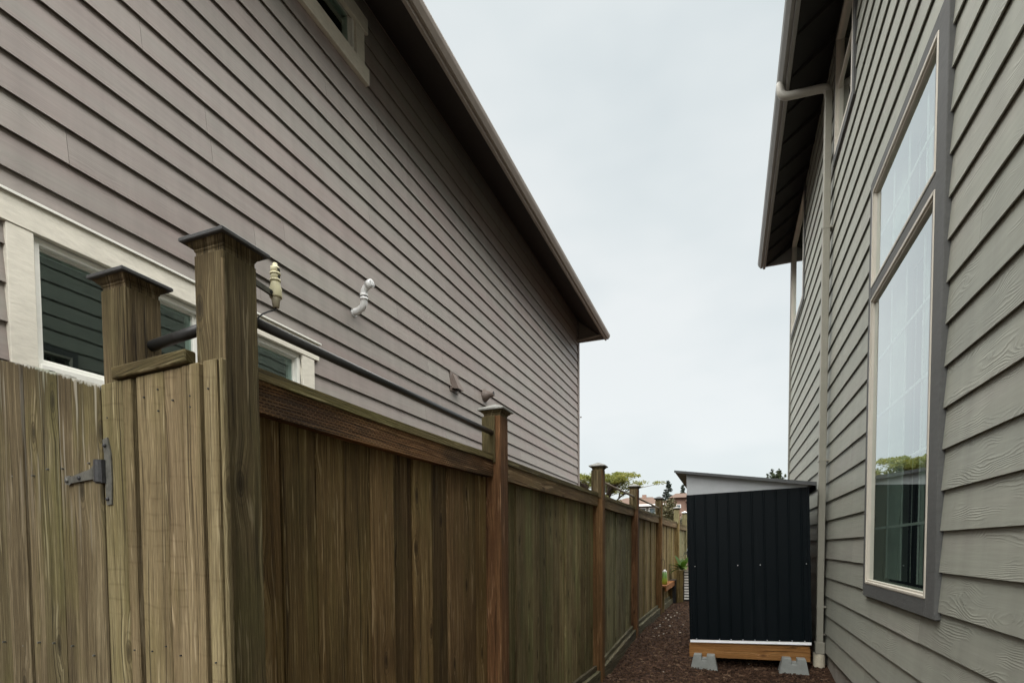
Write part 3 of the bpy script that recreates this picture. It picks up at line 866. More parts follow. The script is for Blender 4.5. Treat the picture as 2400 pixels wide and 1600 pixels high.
# ------------------------------------------------------------------ the wooden fence
def fx(y): return -1.2 + .025 * y
fen = thing('wooden_fence', (fx(5), 5, 0), 'weathered brown wooden board fence with capped posts along the mulch path', 'fence')
bF = fen.location.copy()
PS = .10
POSTS = [(-1.572, 1.054, 2.0), (-1.174, 1.032, 2.009), (fx(2.714), 2.714, 1.967), (fx(4.995), 4.995, 1.973), (fx(6.802), 6.802, 1.968), (fx(8.924), 8.924, 1.991), (fx(11.408), 11.408, 1.996), (fx(13.4) - .04, 13.4, 2.02)]
def sq(cx_, cy_, h, z, jit=0):
    return [(cx_ - h, cy_ - h, z), (cx_ + h, cy_ - h, z), (cx_ + h, cy_ + h, z), (cx_ - h, cy_ + h, z)]
def post(i, x, y, zt, mat, capm):
    cx_, cy_ = x - PS / 2, y + PS / 2 + .004
    zb = gz(x, y) - .15
    lean = Vector((0, 0, 0))
    p = MB().box(x - PS, x, y, y + PS + .008, zb, zt - .012).build('post', mat, fen, bF, bevel=.004)
    # moulded collar and pyramid cap
    h = PS / 2
    zt -= .010
    MB().rings([sq(cx_, cy_, h - .002, zt - .004), sq(cx_, cy_, h - .002, zt + .006), sq(cx_, cy_, h + .001, zt + .010), sq(cx_, cy_, h + .001, zt + .013), sq(cx_, cy_, h + .007, zt + .017), sq(cx_, cy_, h + .013, zt + .024), sq(cx_, cy_, h + .015, zt + .0265)]).build('cap_collar', 'w_collar', p, bF)
    MB().rings([sq(cx_, cy_, h + .023, zt + .027), sq(cx_, cy_, h + .025, zt + .029), sq(cx_, cy_, h + .025, zt + .036), sq(cx_, cy_, h + .022, zt + .039), sq(cx_, cy_, .003, zt + .070)]).build('cap', capm, p, bF)
    return p
pm = ['w_postold', 'w_postold', 'w_postred', 'w_post', 'w_postred', 'w_post', 'w_tan', 'w_grey']
cm_ = ['capd', 'capd', 'capg', 'capg', 'capg', 'capd', 'capg', 'capw']
POBJ = []
for i, (x, y, zt) in enumerate(POSTS):
    p = post(i, x, y, zt, pm[i], cm_[i])
    POBJ.append(p)
    if i >= 2:
        # weathered sleeve board on the face above the rail
        bx('post_sleeve', x - PS - .003, x - (.028 if i == 2 else .010), y - .013, y - .0015, 1.705, zt - .016, 'w_postold' if i < 6 else 'w_grey', p, bF, .003)
# bays
bay_mat = {1: ('w_brown', 'w_rail'), 2: ('w_olive', 'w_rail2'), 3: ('w_grey', 'w_rail2'), 4: ('w_tan', 'w_rail2'), 5: ('w_tan', 'w_rail2'), 6: ('w_grey', 'w_rail2')}
rf = random.Random(21)
def along(y, dx):   # point on the fence line shifted dx towards the path
    return fx(y) + dx
def fbox(y0, y1, d0, d1, z0, z1):
    """box that follows the slanted fence line; z may be a pair (start, end)"""
    za, zb = (z0 if isinstance(z0, tuple) else (z0, z0)), (z1 if isinstance(z1, tuple) else (z1, z1))
    return MB().hexa([(along(y0, d0), y0, za[0]), (along(y0, d1), y0, za[0]), (along(y1, d1), y1, za[1]), (along(y1, d0), y1, za[1]),
                      (along(y0, d0), y0, zb[0]), (along(y0, d1), y0, zb[0]), (along(y1, d1), y1, zb[1]), (along(y1, d0), y1, zb[1])])
for i in range(1, 7):
    ya = POSTS[i][1] + PS + .010; yb = POSTS[i + 1][1] - .002
    bm_, rm_ = bay_mat[i]
    n = max(1, round((yb - ya) / .143)); wdt = (yb - ya) / n
    y = ya
    for k in range(n):
        g0, g1 = rf.uniform(.0012, .0034), rf.uniform(.0012, .0034)
        off = -.083 + rf.uniform(-.009, .008)
        zt = 1.715
        zlo = gz(fx(y), y) + .05
        fbox(y + g0, y + wdt - g1, off - .020, off, zlo, zt).build('board', bm_, fen, bF, bevel=.003)
        if k:
            fbox(y - .060, y + .060, -.1265, -.1135, zlo, zt - .02).build('gap_light_block', bm_, fen, bF)  # unseen strip added behind each gap to stop light leaking through
        y += wdt
    sag = rf.uniform(.004, .012)
    def arch_bar(d0, d1, z0, z1, name, mat, bev):
        mb = MB(); N = 6; R_ = []
        for q in range(N + 1):
            u = q / N; yy = ya - .008 + (yb - ya + .009) * u; s_ = -sag * 4 * u * (1 - u)
            R_.append([(along(yy, d0), yy, z0 + s_), (along(yy, d1), yy, z0 + s_), (along(yy, d1), yy, z1 + s_), (along(yy, d0), yy, z1 + s_)])
        return mb.rings(R_).build(name, mat, fen, bF)
    arch_bar(-.080, -.042, 1.630, 1.7185, 'rail', rm_, .003)
    arch_bar(-.118, -.036, 1.7195, 1.750, 'cap_rail', 'w_cap', .003)
    g0, g1 = gz(fx(ya), ya), gz(fx(yb), yb)
    fbox(ya, yb, -.076, -.050, (g0 + .085, g1 + .085), (g0 + .150, g1 + .150)).build('bottom_rail', 'w_kick', fen, bF, bevel=.003)
    fbox(ya, yb, -.049, -.014, (g0 - .06, g1 - .06), (g0 + .105, g1 + .105)).build('kickboard', 'w_kick', fen, bF, bevel=.004)
    # pipe rail above some bays
    if i in (1, 3, 4):
        z1_, z2_ = (1.874, 1.862) if i == 1 else (1.868, 1.862)
        ex = .012 if i != 1 else .03
        MB().tube([(along(ya, -.045), ya - ex, z1_), (along(yb, -.045), yb + .004, z2_)], .0138 if i == 1 else .012, 14).build('pipe_rail', 'pipe' if i == 1 else 'pipeB', fen, bF, smooth=True)

# short panel between the two gate posts
def pl(x):   # y of the panel line
    return 1.054 + (x + 1.572) * (1.032 - 1.054) / (1.572 - 1.278)
def pbox(x0, x1, d0, d1, z0, z1, slope0=0, slope1=0):
    """box on the panel line; d = metres towards the camera; z1 may be a pair"""
    za, zb = (z0 if isinstance(z0, tuple) else (z0, z0)), (z1 if isinstance(z1, tuple) else (z1, z1))
    return MB().hexa([(x0, pl(x0) - d1, za[0]), (x1, pl(x1) - d1, za[1]), (x1, pl(x1) - d0, za[1]), (x0, pl(x0) - d0, za[0]),
                      (x0, pl(x0) - d1, zb[0]), (x1, pl(x1) - d1, zb[1]), (x1, pl(x1) - d0, zb[1]), (x0, pl(x0) - d0, zb[0])])
for k, (x0, x1, d) in enumerate(((-1.657, -1.560, .024), (-1.5585, -1.520, .0225), (-1.496, -1.379, .022), (-1.3775, -1.305, .0205), (-1.3035, -1.237, .0235), (-1.2205, -1.171, .0225), (-1.1675, -1.154, .018))):
    pbox(x0, x1, .003, d, .06, (1.7185, 1.7185)).build('panel_board', 'w_panel', fen, bF, bevel=.003)
pbox(-1.585, -1.268, .004, .036, 1.7205, 1.753).build('panel_cap', 'w_railx', fen, bF, bevel=.003)
pbox(-1.52, -1.28, -.05, -.012, 1.55, 1.64).build('panel_rail', 'w_railx', fen, bF)
pbox(-1.565, -1.28, -.075, -.062, .06, 1.70).build('back_board', 'w_brown', fen, bF)
MB().tube([(-1.571, pl(-1.571) + .075, 1.845), (-1.275, pl(-1.275) + .05, 1.841)], .0150, 16).build('pipe_rail', 'pipe', fen, bF, smooth=True)
# thin corner strip that runs down the near post
bx('corner_strip', -1.1735, -1.167, 1.026, 1.0315, .3, 1.97, 'w_panel', POBJ[1], bF)

# ------------------------------------------------------------------ the gate
gate = thing('gate', (-2.1, 1.1, .05), 'weathered plank gate with arched top hung on a steel strap hinge', 'gate')
bG = gate.location.copy()
def gtop(x):
    u = min(max((-1.662 - x) / .95, 0), 1)
    return 1.715 + .335 * .95 * (u - .26 * u * u)
gbx = [-1.664, -1.816, -1.890, -2.012, -2.090, -2.216, -2.36, -2.48, -2.58]
rg = random.Random(4)
for a, b_ in zip(gbx, gbx[1:]):
    x1, x0 = a - rg.uniform(.0012, .0028), b_ + rg.uniform(.0012, .0028)
    d = .022 + rg.uniform(-.005, .006)
    # ragged top: three short steps of the arch
    mb = MB(); N = 3
    for q in range(N):
        xa = x0 + (x1 - x0) * q / N; xb = x0 + (x1 - x0) * (q + 1) / N
        j0, j1 = rg.uniform(-.003, .002), rg.uniform(-.003, .002)
        mb.v += pbox(xa, xb, .003, d, .06, (gtop(xa) + j0, gtop(xb) + j1)).v
        i0 = 8 * q
        mb.f += [tuple(i0 + k for k in f_) for f_ in ((0, 3, 2, 1), (4, 5, 6, 7), (0, 1, 5, 4), (2, 3, 7, 6)) + (((3, 0, 4, 7),) if q == 0 else ()) + (((1, 2, 6, 5),) if q == N - 1 else ())]
    mb.build('plank', 'w_gate', gate, bG)
for z in (.35, 1.45):
    pbox(-2.55, -1.68, -.036, -.001, z, z + .09).build('cross_rail', 'w_railx', gate, bG)
# hinge
def gp(x, d, z): return Vector((x, pl(x) - d, z))
def plate(name, poly, d0, d1, mat, parent):
    mb = MB(); n = len(poly)
    mb.v = [gp(x, d1, z) for x, z in poly] + [gp(x, d0, z) for x, z in poly]
    mb.f = [tuple(range(n)), tuple(reversed(range(n, 2 * n)))] + [(k, (k + 1) % n, n + (k + 1) % n, n + k) for k in range(n)]
    return mb.build(name, mat, parent, bG)
hg = plate('hinge', [(-1.650, 1.563), (-1.627, 1.567), (-1.613, 1.520), (-1.611, 1.450), (-1.616, 1.379), (-1.640, 1.378), (-1.643, 1.42), (-1.644, 1.52)], .0245, .029, 'galv', gate)
tag(hg, 'weathered steel strap hinge')
plate('strap', [(-1.664, 1.497), (-1.664, 1.449), (-1.700, 1.451), (-1.702, 1.455), (-1.818, 1.449), (-1.822, 1.445), (-1.846, 1.447), (-1.849, 1.472), (-1.822, 1.472), (-1.820, 1.468), (-1.712, 1.485), (-1.700, 1.493), (-1.690, 1.494)], .026, .030, 'galv', hg)
MB().tube([gp(-1.656, .034, 1.443), gp(-1.656, .034, 1.505)], .0155, 14).build('barrel', 'steeld', hg, bG, smooth=False)
plate('knuckle', [(-1.672, 1.505), (-1.672, 1.440), (-1.638, 1.440), (-1.638, 1.505)], .026, .040, 'steeld', hg)
for x, z, r in ((-1.637, 1.545, .0055), (-1.631, 1.395, .0055), (-1.682, 1.472, .007), (-1.770, 1.462, .0065), (-1.836, 1.459, .0075)):
    MB().tube([gp(x, .028, z), gp(x, .033, z), gp(x, .0355, z)], [r, r, r * .55], 10).build('bolt', 'steeld' if r < .007 else 'galv', hg, bG)

rn_ = random.Random(6)
for a, b_ in zip(gbx[:6], gbx[1:7]):
    for z in (1.49, .95):
        x = (a + b_) / 2 + rn_.uniform(-.018, .018); zz = z + rn_.uniform(-.02, .02)
        MB().tube([gp(x, .018, zz), gp(x, .0275, zz)], .0030, 8).build('nail', 'galv', gate, bG)
for x in (-1.63, -1.54, -1.46, -1.40, -1.34, -1.27, -1.20):
    for z in (1.655, 1.61, .98):
        if rn_.random() < .45: continue
        zz = z + rn_.uniform(-.02, .02)
        MB().tube([gp(x, .018, zz), gp(x, .0255, zz)], .0022, 8).build('nail', 'steeld', fen, bF)

# ------------------------------------------------------------------ rain sensor on the near post
sx, sy = -1.186, 1.216
rs = thing('rain_sensor', (sx, sy, 1.93), 'small cream plastic rain sensor on a bracket beside the tall near post', 'sensor')
bS = rs.location.copy()
def lathe(name, prof, mat, parent, x=sx, y=sy, base=bS, seg=18, smooth=True):
    return MB().rings([[(x + r * math.cos(2 * math.pi * k / seg), y + r * math.sin(2 * math.pi * k / seg), z) for k in range(seg)] for r, z in prof]).build(name, mat, parent, base, smooth=smooth)
lathe('base_cup', [(.0085, 1.926), (.012, 1.948), (.0135, 1.953)], 'sensorD', rs)
body = lathe('body', [(.0165, 1.953), (.0172, 1.957), (.0168, 1.968), (.0165, 1.978), (.013, 1.989), (.0125, 2.0)], 'sensor', rs)
lathe('cage', [(.0125, 2.001), (.0125, 2.012), (.0122, 2.019)], 'sensor', rs)
lathe('ring', [(.0142, 1.997), (.0146, 2.000), (.0142, 2.003)], 'sensor', rs)
lathe('ring', [(.0142, 2.016), (.0146, 2.0185), (.0142, 2.021)], 'sensor', rs)
lathe('cap', [(.0122, 2.0215), (.0125, 2.034), (.0118, 2.037), (.0065, 2.0375), (.0068, 2.046), (.006, 2.0475)], 'sensor', rs)
MB().box(sx + .011, sx + .0135, sy - .003, sy + .004, 2.005, 2.013).build('slot', 'blackp', rs, bS)
MB().box(sx + .010, sx + .0132, sy - .004, sy + .004, 2.024, 2.032).build('slot', 'blackp', rs, bS)
MB().hexa([(sx - .004, 1.1405, 1.958), (sx + .004, 1.1405, 1.958), (sx + .004, sy - .006, 1.952), (sx - .004, sy - .006, 1.952), (sx - .004, 1.1405, 1.972), (sx + .004, 1.1405, 1.972), (sx + .004, sy - .006, 1.966), (sx - .004, sy - .006, 1.966)]).build('bracket', 'galv', rs, bS)
MB().tube([(sx + .0035, sy - .021, 1.960), (sx + .0075, sy - .021, 1.960)], .0042, 10).build('screw', 'steeld', rs, bS)
MB().tube(arc([(sx, sy, 1.927), (sx, sy - .006, 1.918), (sx, sy - .03, 1.903), (sx + .002, sy - .055, 1.885), (sx, sy - .076, 1.86)], 4), .0022, 8).build('wire', 'blackp', rs, bS)

# ------------------------------------------------------------------ garden shed (leans a little)
SY = 5.85
TILT = R(-1.75)
shed = thing('garden_shed', (.196, SY, .302), 'navy black ribbed metal garden shed with light grey gable panel standing on blocks', 'shed', rot=(0, TILT, 0))
HW, SD, SH = .535, 1.75, 1.487
def ribbed(n, length, h0, h1, t=.0):
    """polyline profile of a ribbed steel sheet along u (0..length)"""
    pts = [(0, 0)]
    for k in range(n):
        c = length * (k + .5) / n
        pts += [(c - .010, 0), (c - .005, .006), (c + .005, .006), (c + .010, 0)]
    return pts + [(length, 0)]
def ribwall(name, fn, length, n, h0, h1):
    pr = ribbed(n, length, 0, 0)
    mb = MB()
    for (u0, v0), (u1, v1) in zip(pr, pr[1:]):
        mb.quadface([fn(u0, v0, h0(u0)), fn(u1, v1, h0(u1)), fn(u1, v1, h1(u1)), fn(u0, v0, h1(u0))])
    return mb.build(name, 'shed', shed)
H0 = lambda u: .022
HT = lambda u: SH
# front wall in two overlapping sheets, then the other three sides
ribwall('wall_panel', lambda u, v, z: (-HW + u, -v, z), HW * 2, 10, H0, HT)
ribwall('wall_panel', lambda u, v, z: (-HW + u, SD + v, z), HW * 2, 10, H0, HT)
ribwall('wall_panel', lambda u, v, z: (-HW - v, u, z), SD, 16, H0, HT)
ribwall('wall_panel', lambda u, v, z: (HW + v, u, z), SD, 16, H0, HT)
for sx_ in (-1, 1):
    for yy in (-.006, SD - .03):
        bx('corner_post', sx_ * HW - .004 if sx_ > 0 else -HW - .016, sx_ * HW + .016 if sx_ > 0 else -HW + .004, yy - .008, yy + .04, .020, SH, 'shed', shed)
zr = lambda x: 1.607 - .172 * x          # underside of the pent roof
for yy in (-.002, SD - .004):
    MB().prism([(-HW - .010, SH + .001), (HW + .010, SH + .001), (HW + .010, zr(HW) + .0), (-HW - .010, zr(-HW))], lambda u, v, w_: (u, w_, v), yy, yy + .006).build('gable_panel', 'gable', shed)
bx('gable_panel', -HW - .012, -HW - .006, .004, SD - .004, SH + .001, zr(-HW) - .002, 'gable', shed)
RT = (-.655, .600)
MB().prism([(RT[0], zr(RT[0]) + .004), (RT[1], zr(RT[1]) + .004), (RT[1], zr(RT[1]) + .015), (RT[0], zr(RT[0]) + .015)], lambda u, v, w_: (u, w_, v), -.075, SD + .07).build('roof', 'shedroof', shed)
MB().prism([(RT[0] - .003, zr(RT[0]) - .004), (RT[1] + .003, zr(RT[1]) - .016), (RT[1] + .003, zr(RT[1]) + .018), (RT[0] - .003, zr(RT[0]) + .018)], lambda u, v, w_: (u, w_, v), -.082, -.0755).build('drip_edge', 'shedroof', shed)
bx('drip_edge', RT[1] - .001, RT[1] + .005, -.080, SD + .07, zr(RT[1]) - .055, zr(RT[1]) + .018, 'shedroof', shed)
for k in range(6):
    xx = RT[0] + (RT[1] - RT[0]) * (k + .5) / 6
    MB().prism([(xx - .012, zr(xx - .012) + .0155), (xx + .012, zr(xx + .012) + .0155), (xx + .006, zr(xx) + .019), (xx - .006, zr(xx) + .021)], lambda u, v, w_: (u, w_, v), -.07, SD + .06).build('roof_rib', 'shedroof', shed)
bx('base_trim', -.548, .545, -.018, -.0115, -.004, .021, 'whitest', shed)
bx('base_trim', -.546, .543, -.028, -.0185, -.004, .004, 'whitest', shed)
def shed_screw(x, z, y=-.006):
    MB().tube([(x, y - .010, z), (x, y - .006, z), (x, y, z)], [.0025, .0050, .0050], 8).build('screw', 'screw', shed)
for x in (-.485, -.085, .118, .516): shed_screw(x, .765)
for k in range(10):
    if k != 1: shed_screw(-HW + .049 + k * .1085, .030, -.009)

# timber frame and pier blocks under the shed
bm_ = thing('timber_beam', (.18, SY, .14), 'orange fir timber beam under the dark shed', 'beam', rot=(0, R(-1.0), 0))
bx('front_joist', -.540, .556, -.012, .028, .0, .122, 'w_beam', bm_, bevel=.004)
for x in (-.52, .50):
    bx('side_joist', x, x + .038, .030, SD, .0, .120, 'w_beam', bm_)
bx('rear_joist', -.54, .556, SD + .002, SD + .04, .0, .122, 'w_beam', bm_)
bx('floor_board', -.535, .550, -.008, SD + .03, .1235, .142, 'w_beam', bm_)
for x, lab, zt, zb in ((-.214, 'grey concrete pier block under the end of the beam next to the open path', .176, -.03), (.588, 'grey concrete pier block half buried in mulch next to the beige downspout', .192, -.02)):
    pbk = thing('pier_block', (x, SY - .075, zb), lab, 'block', 'pier blocks under the shed beam')
    H_ = zt - zb; D_ = .15
    def ring(z, w_, d_, notch):
        return w_, d_, z
    # tapered block with a notch across the top, drawn as a profile swept in depth with taper
    wb, wt_ = .140, .098; nd_, nw = .055, .024
    prof = [(-wb, 0), (wb, 0), (wt_, H_), (nw, H_), (nw, H_ - nd_), (-nw, H_ - nd_), (-nw, H_), (-wt_, H_)]
    MB().rings([[(u * (1.0 if yy == -.0 else 1.0), yy + (v / H_) * (.02 if k == 0 else -.02), v) for u, v in prof] for k, yy in enumerate((-.062, .135))]).build('block', 'conc', pbk, bevel=.004)
    bx('seat_pad', -nw + .001, nw - .001, -.03, .10, H_ - nd_ - .001, H_ - nd_ + .018, 'conc', pbk)

# ------------------------------------------------------------------ small things along the fence
tx, ty = fx(8.924) + .045, 8.93
tr = thing('insect_trap', (tx, ty, .77), 'green and yellow hanging wasp trap bag on a fence post', 'trap')
seg = 14
def ell(z, a, b_): return [(a * math.cos(2 * math.pi * k / seg), b_ * math.sin(2 * math.pi * k / seg), z) for k in range(seg)]
MB().rings([ell(-.115, .032, .010), ell(-.105, .040, .026), ell(-.06, .043, .034), ell(0, .040, .033), ell(.06, .037, .031), ell(.085, .034, .029)]).build('bag', 'trap', tr, smooth=True)
MB().rings([ell(.086, .034, .03), ell(.10, .033, .030), ell(.112, .018, .018), ell(.125, .008, .008)]).build('lid', 'capw', tr, smooth=True)
MB().tube(arc([(0, 0, .124), (0, 0, .20), (-.004, 0, .262), (-.022, 0, .285), (-.043, 0, .272), (-.0445, 0, .245)], 4), .003, 8).build('hanger', 'steeld', tr)

bn = thing('bench', (-.95, 9.75, gz(-.9, 9.75)), 'low orange wooden plank bench between a fence post and the planter', 'bench')
bz = gz(-.9, 9.75)
def rel(parent, name, x0, x1, y0, y1, z0, z1, mat, bev=0):
    o = bx(name, x0, x1, y0, y1, z0, z1, mat, parent, bevel=bev); o.location = tuple(-c for c in parent.location); return o
rel(bn, 'seat_board', -1.045, -.945, 9.06, 10.52, .600, .626, 'w_bench')
rel(bn, 'apron', -.944, -.916, 9.05, 10.52, .538, .628, 'w_bench', .003)
for yy in (9.10, 10.42):
    rel(bn, 'leg', -1.02, -.955, yy, yy + .05, bz - .05, .599, 'w_box')

pn = thing('planter_box', (-.82, 10.75, gz(-.8, 10.7)), 'upright tan wooden planter box with a bright leafy plant behind the shed', 'planter')
gz0 = gz(-.8, 10.7) - .03
for k in range(2):
    rel(pn, 'front_board', -.892 + k * .064, -.832 + k * .064, 10.60, 10.622, gz0, .815, 'w_box', .003)
for k in range(5):
    rel(pn, 'side_board', -.892, -.872, 10.624 + k * .075, 10.695 + k * .075, gz0, .80, 'w_box')
rel(pn, 'back_board', -.87, -.766, 10.98, 11.0, gz0, .80, 'w_box')
rel(pn, 'soil', -.868, -.77, 10.63, 10.98, gz0, .77, 'soil')

sc_ = thing('slatted_screen', (-.71, 10.62, gz(-.7, 10.6)), 'small white slatted screen beside the planter box', 'screen')
for k in range(11):
    z = .275 + k * .051
    rel(sc_, 'slat', -.752, -.40, 10.600, 10.612, z, z + .034, 'hwhite', .003)
for x in (-.765, -.41):
    rel(sc_, 'post', x, x + .014, 10.613, 10.640, gz0, .83, 'blackp')
rel(sc_, 'back_panel', -.75, -.41, 10.642, 10.650, .25, .82, 'blackp')

# dark planter crate behind the bench
dk = thing('storage_bin', (-.98, 10.78, gz0), 'black storage bin in the shade behind the bench', 'bin')
rel(dk, 'body', -1.02, -.90, 10.55, 10.95, gz0, .60, 'blackp', .01)
rel(dk, 'lid', -1.03, -.896, 10.54, 10.96, .601, .63, 'blackp', .006)

def blade(mb, p0, p1, wdt, up_=Vector((0, 0, 1)), droop=.25, n=5):
    """a long leaf bent downward at its tip"""
    p0 = Vector(p0); p1 = Vector(p1); d = p1 - p0; side = d.cross(up_).normalized(); L_ = d.length
    rows = []
    for k in range(n + 1):
        u = k / n
        c = p0 + d * u - up_ * (droop * L_ * u * u)
        w_ = wdt * math.sin(math.pi * (.12 + .86 * u)) ** .8
        rows.append((c - side * w_ + up_ * w_ * .25, c, c + side * w_ + up_ * w_ * .25))
    i = len(mb.v)
    for r in rows: mb.v += [tuple(q) for q in r]
    for k in range(n):
        a = i + 3 * k
        mb.f += [(a, a + 1, a + 4, a + 3), (a + 1, a + 2, a + 5, a + 4)]
rp = random.Random(13)
def leafy(name, loc, label, n, L0, L1, wd, mat, el=(20, 80), az=None, droop=.35):
    t_ = thing(name, loc, label, 'plant')
    for k in range(n):
        mb = MB()
        a = rp.uniform(0, 2 * math.pi) if az is None else R(rp.uniform(*az)); e = R(rp.uniform(*el)); L_ = rp.uniform(L0, L1)
        blade(mb, (0, 0, .02), (L_ * math.cos(e) * math.cos(a), L_ * math.cos(e) * math.sin(a), L_ * math.sin(e)), wd * rp.uniform(.7, 1.2), droop=droop * rp.uniform(.6, 1.4))
        mb.build('leaf', mat, t_, smooth=True)
    MB().tube([(0, 0, -.10), (0, 0, .06)], [.012, .009], 8).build('stem', 'bark', t_)
    return t_
leafy('leafy_plant', (-.80, 10.72, .80), 'bright green broad-leaved plant growing out of the planter box', 22, .22, .46, .045, 'leafG', (15, 75))
leafy('frond_plant', (-.74, 11.6, 1.02), 'dark blue green plant with curling fronds above the bright leaves', 24, .28, .50, .018, 'leafD', (10, 85), droop=.75)
MB_ = None

# ------------------------------------------------------------------ vegetation behind
def leaves(mb, c, rad, n, size, rn, shell=.35):
    for _ in range(n):
        while True:
            v = Vector((rn.uniform(-1, 1), rn.uniform(-1, 1), rn.uniform(-1, 1)))
            if shell < v.length < 1: break
        p = Vector(c) + Vector((v.x * rad[0], v.y * rad[1], v.z * rad[2]))
        a = Vector((rn.gauss(0, 1), rn.gauss(0, 1), rn.gauss(0, .6))).normalized()
        b_ = a.cross(Vector((rn.gauss(0, 1), rn.gauss(0, 1), rn.gauss(0, 1)))).normalized()
        s = size * rn.uniform(.6, 1.4)
        mb.v += [tuple(p - a * s), tuple(p + b_ * s * .5), tuple(p + a * s), tuple(p - b_ * s * .5)]
        i = len(mb.v) - 4
        mb.f.append((i, i + 1, i + 2, i + 3))

def spreading_tree(name, loc, label, H_, spread, rn):
    t_ = thing(name, loc, label, 'tree')
    tk = MB(); br = MB(); lv = MB()
    tk.tube(arc([(0, 0, 0), (.15, .1, H_ * .2), (-.05, 0, H_ * .42), (.0, 0, H_ * .5)], 4), [.22 - .006 * k for k in range(13)], 10)
    tips = []
    for k in range(15):
        a = 2 * math.pi * k / 15 + rn.uniform(-.2, .2); r = spread * rn.uniform(.45, 1.0)
        z = H_ * (.97 - .20 * (r / spread) ** 2) + rn.uniform(-.12, .08)
        e = Vector((r * math.cos(a), r * math.sin(a) * .9, z))
        m_ = Vector((e.x * .45, e.y * .45, H_ * .66 + rn.uniform(-.1, .1)))
        pth_ = arc([(0, 0, H_ * .46), tuple(m_), tuple(e)], 5)
        br.tube(pth_, [.085 - .0065 * q for q in range(len(pth_))], 6)
        for q in range(7):
            e2 = e + Vector((rn.gauss(0, .45), rn.gauss(0, .45), rn.uniform(-.25, .10)))
            st = pth_[rn.choice((5, 6, 7, 8))]
            br.tube([st, (st + e2) / 2 + Vector((0, 0, .1)), e2], [.028, .018, .008], 5)
            tips.append(e2)
        tips.append(e)
    for e in tips:
        rr = rn.uniform(.28, .52)
        leaves(lv, e + Vector((0, 0, .05)), (rr, rr, rr * .26), 110, .050, rn, .1)
    for q in range(12):
        a = rn.uniform(0, 6.28); r = spread * rn.uniform(.2, .85)
        leaves(lv, (r * math.cos(a), r * math.sin(a), H_ * rn.uniform(.62, .84)), (.28, .28, .14), 60, .05, rn, .1)
    tk.build('trunk', 'bark', t_, smooth=True); br.build('branches', 'bark', t_, smooth=True); lv.build('crown', 'leafT', t_)
    return t_
spreading_tree('acacia_tree', (-6.55, 30, .2), 'wide flat-topped yellow green tree beyond the fence next to the taupe house', 5.45, 1.95, random.Random(31))

def conifer(name, loc, label, H_, w0, rn, mat='leafC', zlo=.12, size=.11):
    t_ = thing(name, loc, label, 'tree', 'conifers beyond the rooftops' if mat == 'leafC' else None)
    MB().tube([(0, 0, 0), (0, 0, H_ * .5), (0, 0, H_ * .985)], [.16, .10, .015], 8).build('trunk', 'bark', t_)
    lv = MB(); br = MB()
    z = H_ * zlo
    while z < H_ * .98:
        f_ = 1 - (z - H_ * zlo) / (H_ * (1 - zlo))
        for k in range(7):
            a = rn.uniform(0, 6.28); L_ = w0 * (f_ ** .8) * rn.uniform(.55, 1.15) + .05
            e = Vector((L_ * math.cos(a), L_ * math.sin(a), z - L_ * .25 + rn.uniform(-.1, .15)))
            br.tube([(0, 0, z), e], [.02, .006], 4)
            for q in range(max(3, int(L_ * 9))):
                u = rn.uniform(.15, 1.05)
                p = Vector((0, 0, z)).lerp(e, u)
                leaves(lv, p, (.10, .10, .07), 5, size, rn, 0)
        z += H_ * .026
    lv_o = lv.build('crown', mat, t_); br.build('branches', 'bark', t_)
    return t_
conifer('conifer_tree', (-5.95, 60, .0), 'taller dark conifer rising behind the brown rooftops', 8.25, 1.7, random.Random(2))
conifer('conifer_tree', (-4.63, 62, .0), 'shorter thin dark conifer nearer the shed roof', 7.95, 1.0, random.Random(5))
rt_ = random.Random(8)
def fir_clump(loc, label):
    t_ = thing('fir_tree', loc, label, 'tree')
    lv = MB(); br = MB()
    MB().tube([(0, 0, 0), (0, 0, 4.2)], [.22, .12], 8).build('trunk', 'bark', t_)
    for k in range(34):
        a = rt_.uniform(0, 6.28); r = rt_.uniform(.05, .92); top = 5.30 - .55 * r * r + rt_.uniform(-.25, .55) * (1.0 if r < .5 else .5)
        x, y = r * math.cos(a), r * math.sin(a)
        br.tube([(x * .3, y * .3, 3.6), (x, y, top - .05)], [.04, .008], 5)
        for q in range(46):
            u = rt_.random(); w_ = .17 * (1 - u) + .02
            leaves(lv, (x + rt_.gauss(0, w_), y + rt_.gauss(0, w_), top - 1.5 * (1 - u)), (.05, .05, .05), 3, .085, rt_, 0)
    lv.build('crown', 'leafR', t_); br.build('branches', 'bark', t_)
fir_clump((2.80, 40, .55), 'bushy green conifer top showing above the shed roof beside the sage house')

def shrub(name, loc, rad, n, label, mat, rn, size=.04):
    t_ = thing(name, loc, label, 'shrub')
    lv = MB(); st = MB()
    for k in range(10):
        a = rn.uniform(0, 6.28); r = rn.uniform(.2, .75)
        c = Vector((rad[0] * r * math.cos(a), rad[1] * r * math.sin(a), rad[2] * rn.uniform(.9, 1.65)))
        st.tube([(0, 0, 0), tuple(c * .6), tuple(c)], [.02, .014, .006], 5)
        leaves(lv, c, (rad[0] * .5, rad[1] * .5, rad[2] * .36), n // 10, size, rn, .2)
    lv.build('crown', mat, t_); st.build('stems', 'bark', t_)
rs2 = random.Random(77)
shrub('olive_shrub', (-1.72, 17, .2), (.36, .4, 1.28), 2600, 'rounded olive shrub poking above the far fence bays', 'leafB', rs2)
shrub('olive_shrub', (-2.6, 30, .2), (.55, .5, 1.5), 2600, 'darker green shrub between the far fence end and the shed', 'leafR', rs2)
shrub('green_shrub', (-4.0, 32, .2), (.9, .5, 1.72), 2600, 'low green shrub in front of the grey far house', 'leafR', rs2, .05)
shrub('green_shrub', (-1.1, 15.4, .2), (.30, .3, .95), 1800, 'leafy green shrub just past the last fence post', 'leafR', rs2)

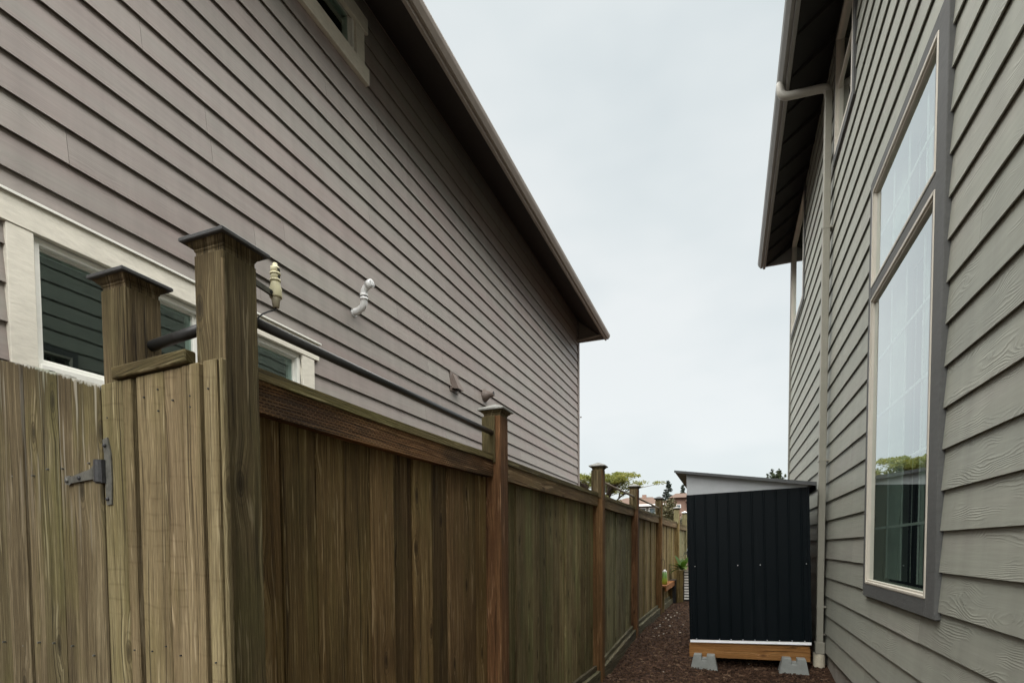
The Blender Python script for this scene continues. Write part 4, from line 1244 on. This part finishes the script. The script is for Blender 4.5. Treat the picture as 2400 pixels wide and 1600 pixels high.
# ------------------------------------------------------------------ far houses
def far_window(parent, x0, x1, y, z0, z1):
    f_ = MB()
    f_.box(x0, x1, y - .05, y, z0, z0 + .05).box(x0, x1, y - .05, y, z1 - .05, z1).box(x0, x0 + .05, y - .05, y, z0 + .05, z1 - .05).box(x1 - .05, x1, y - .05, y, z0 + .05, z1 - .05)
    o = f_.build('window', 'hwhite', parent); 
    bx('pane', x0 + .05, x1 - .05, y - .03, y - .02, z0 + .05, z1 - .05, 'hglass', o)
hA = thing('house', (-6.0, 44, 0), 'low grey far house with a brown hipped roof seen over the fence', 'house')
MB().box(-3.0, 1.35, -2.0, 3.0, 0, 4.40).build('wall', 'hwallA', hA)
MB().hexa([(-3.4, -2.4, 4.38), (1.7, -2.4, 4.38), (1.7, 3.4, 4.38), (-3.4, 3.4, 4.38), (-1.6, .4, 5.18), (.4, .4, 5.18), (.4, .6, 5.18), (-1.6, .6, 5.18)]).build('roof', 'hroof', hA)
bx('fascia', -3.42, 1.72, -2.45, -2.41, 4.28, 4.42, 'hwhite', hA)
bx('chimney', -.35, -.05, .1, .4, 4.9, 5.35, 'hwallB', hA)
for a in (-1.0, -.25, .45):
    far_window(hA, a, a + .5, -2.001, 3.55, 4.18)
hB = thing('house', (-3.2, 46, 0), 'taller pink stucco far house with stepped brown roofs behind the fence end', 'house')
MB().box(-.75, 2.6, -2.0, 3, 0, 5.02).build('wall', 'hwallB', hB)
MB().box(-1.6, -.752, -1.6, 3, 0, 4.55).build('wall', 'hwallB', hB)
MB().prism([(-1.9, 4.52), (-.80, 4.52), (-.80, 5.12)], lambda u, v, w_: (u, w_, v), -2.1, 3.2).build('roof', 'hroof', hB)
MB().hexa([(-1.05, -2.4, 5.00), (3.0, -2.4, 5.00), (3.0, 3.3, 5.00), (-1.05, 3.3, 5.00), (-.75, -.3, 5.50), (2.2, -.3, 5.50), (2.2, .3, 5.50), (-.75, .3, 5.50)]).build('roof', 'hroof', hB)
MB().prism([(.15, 4.62), (1.3, 4.62), (1.3, 4.98), (.3, 4.98)], lambda u, v, w_: (u, w_, v), -2.8, -2.02).build('porch_roof', 'hroof', hB)
far_window(hB, -.55, -.20, -2.001, 4.22, 4.50)
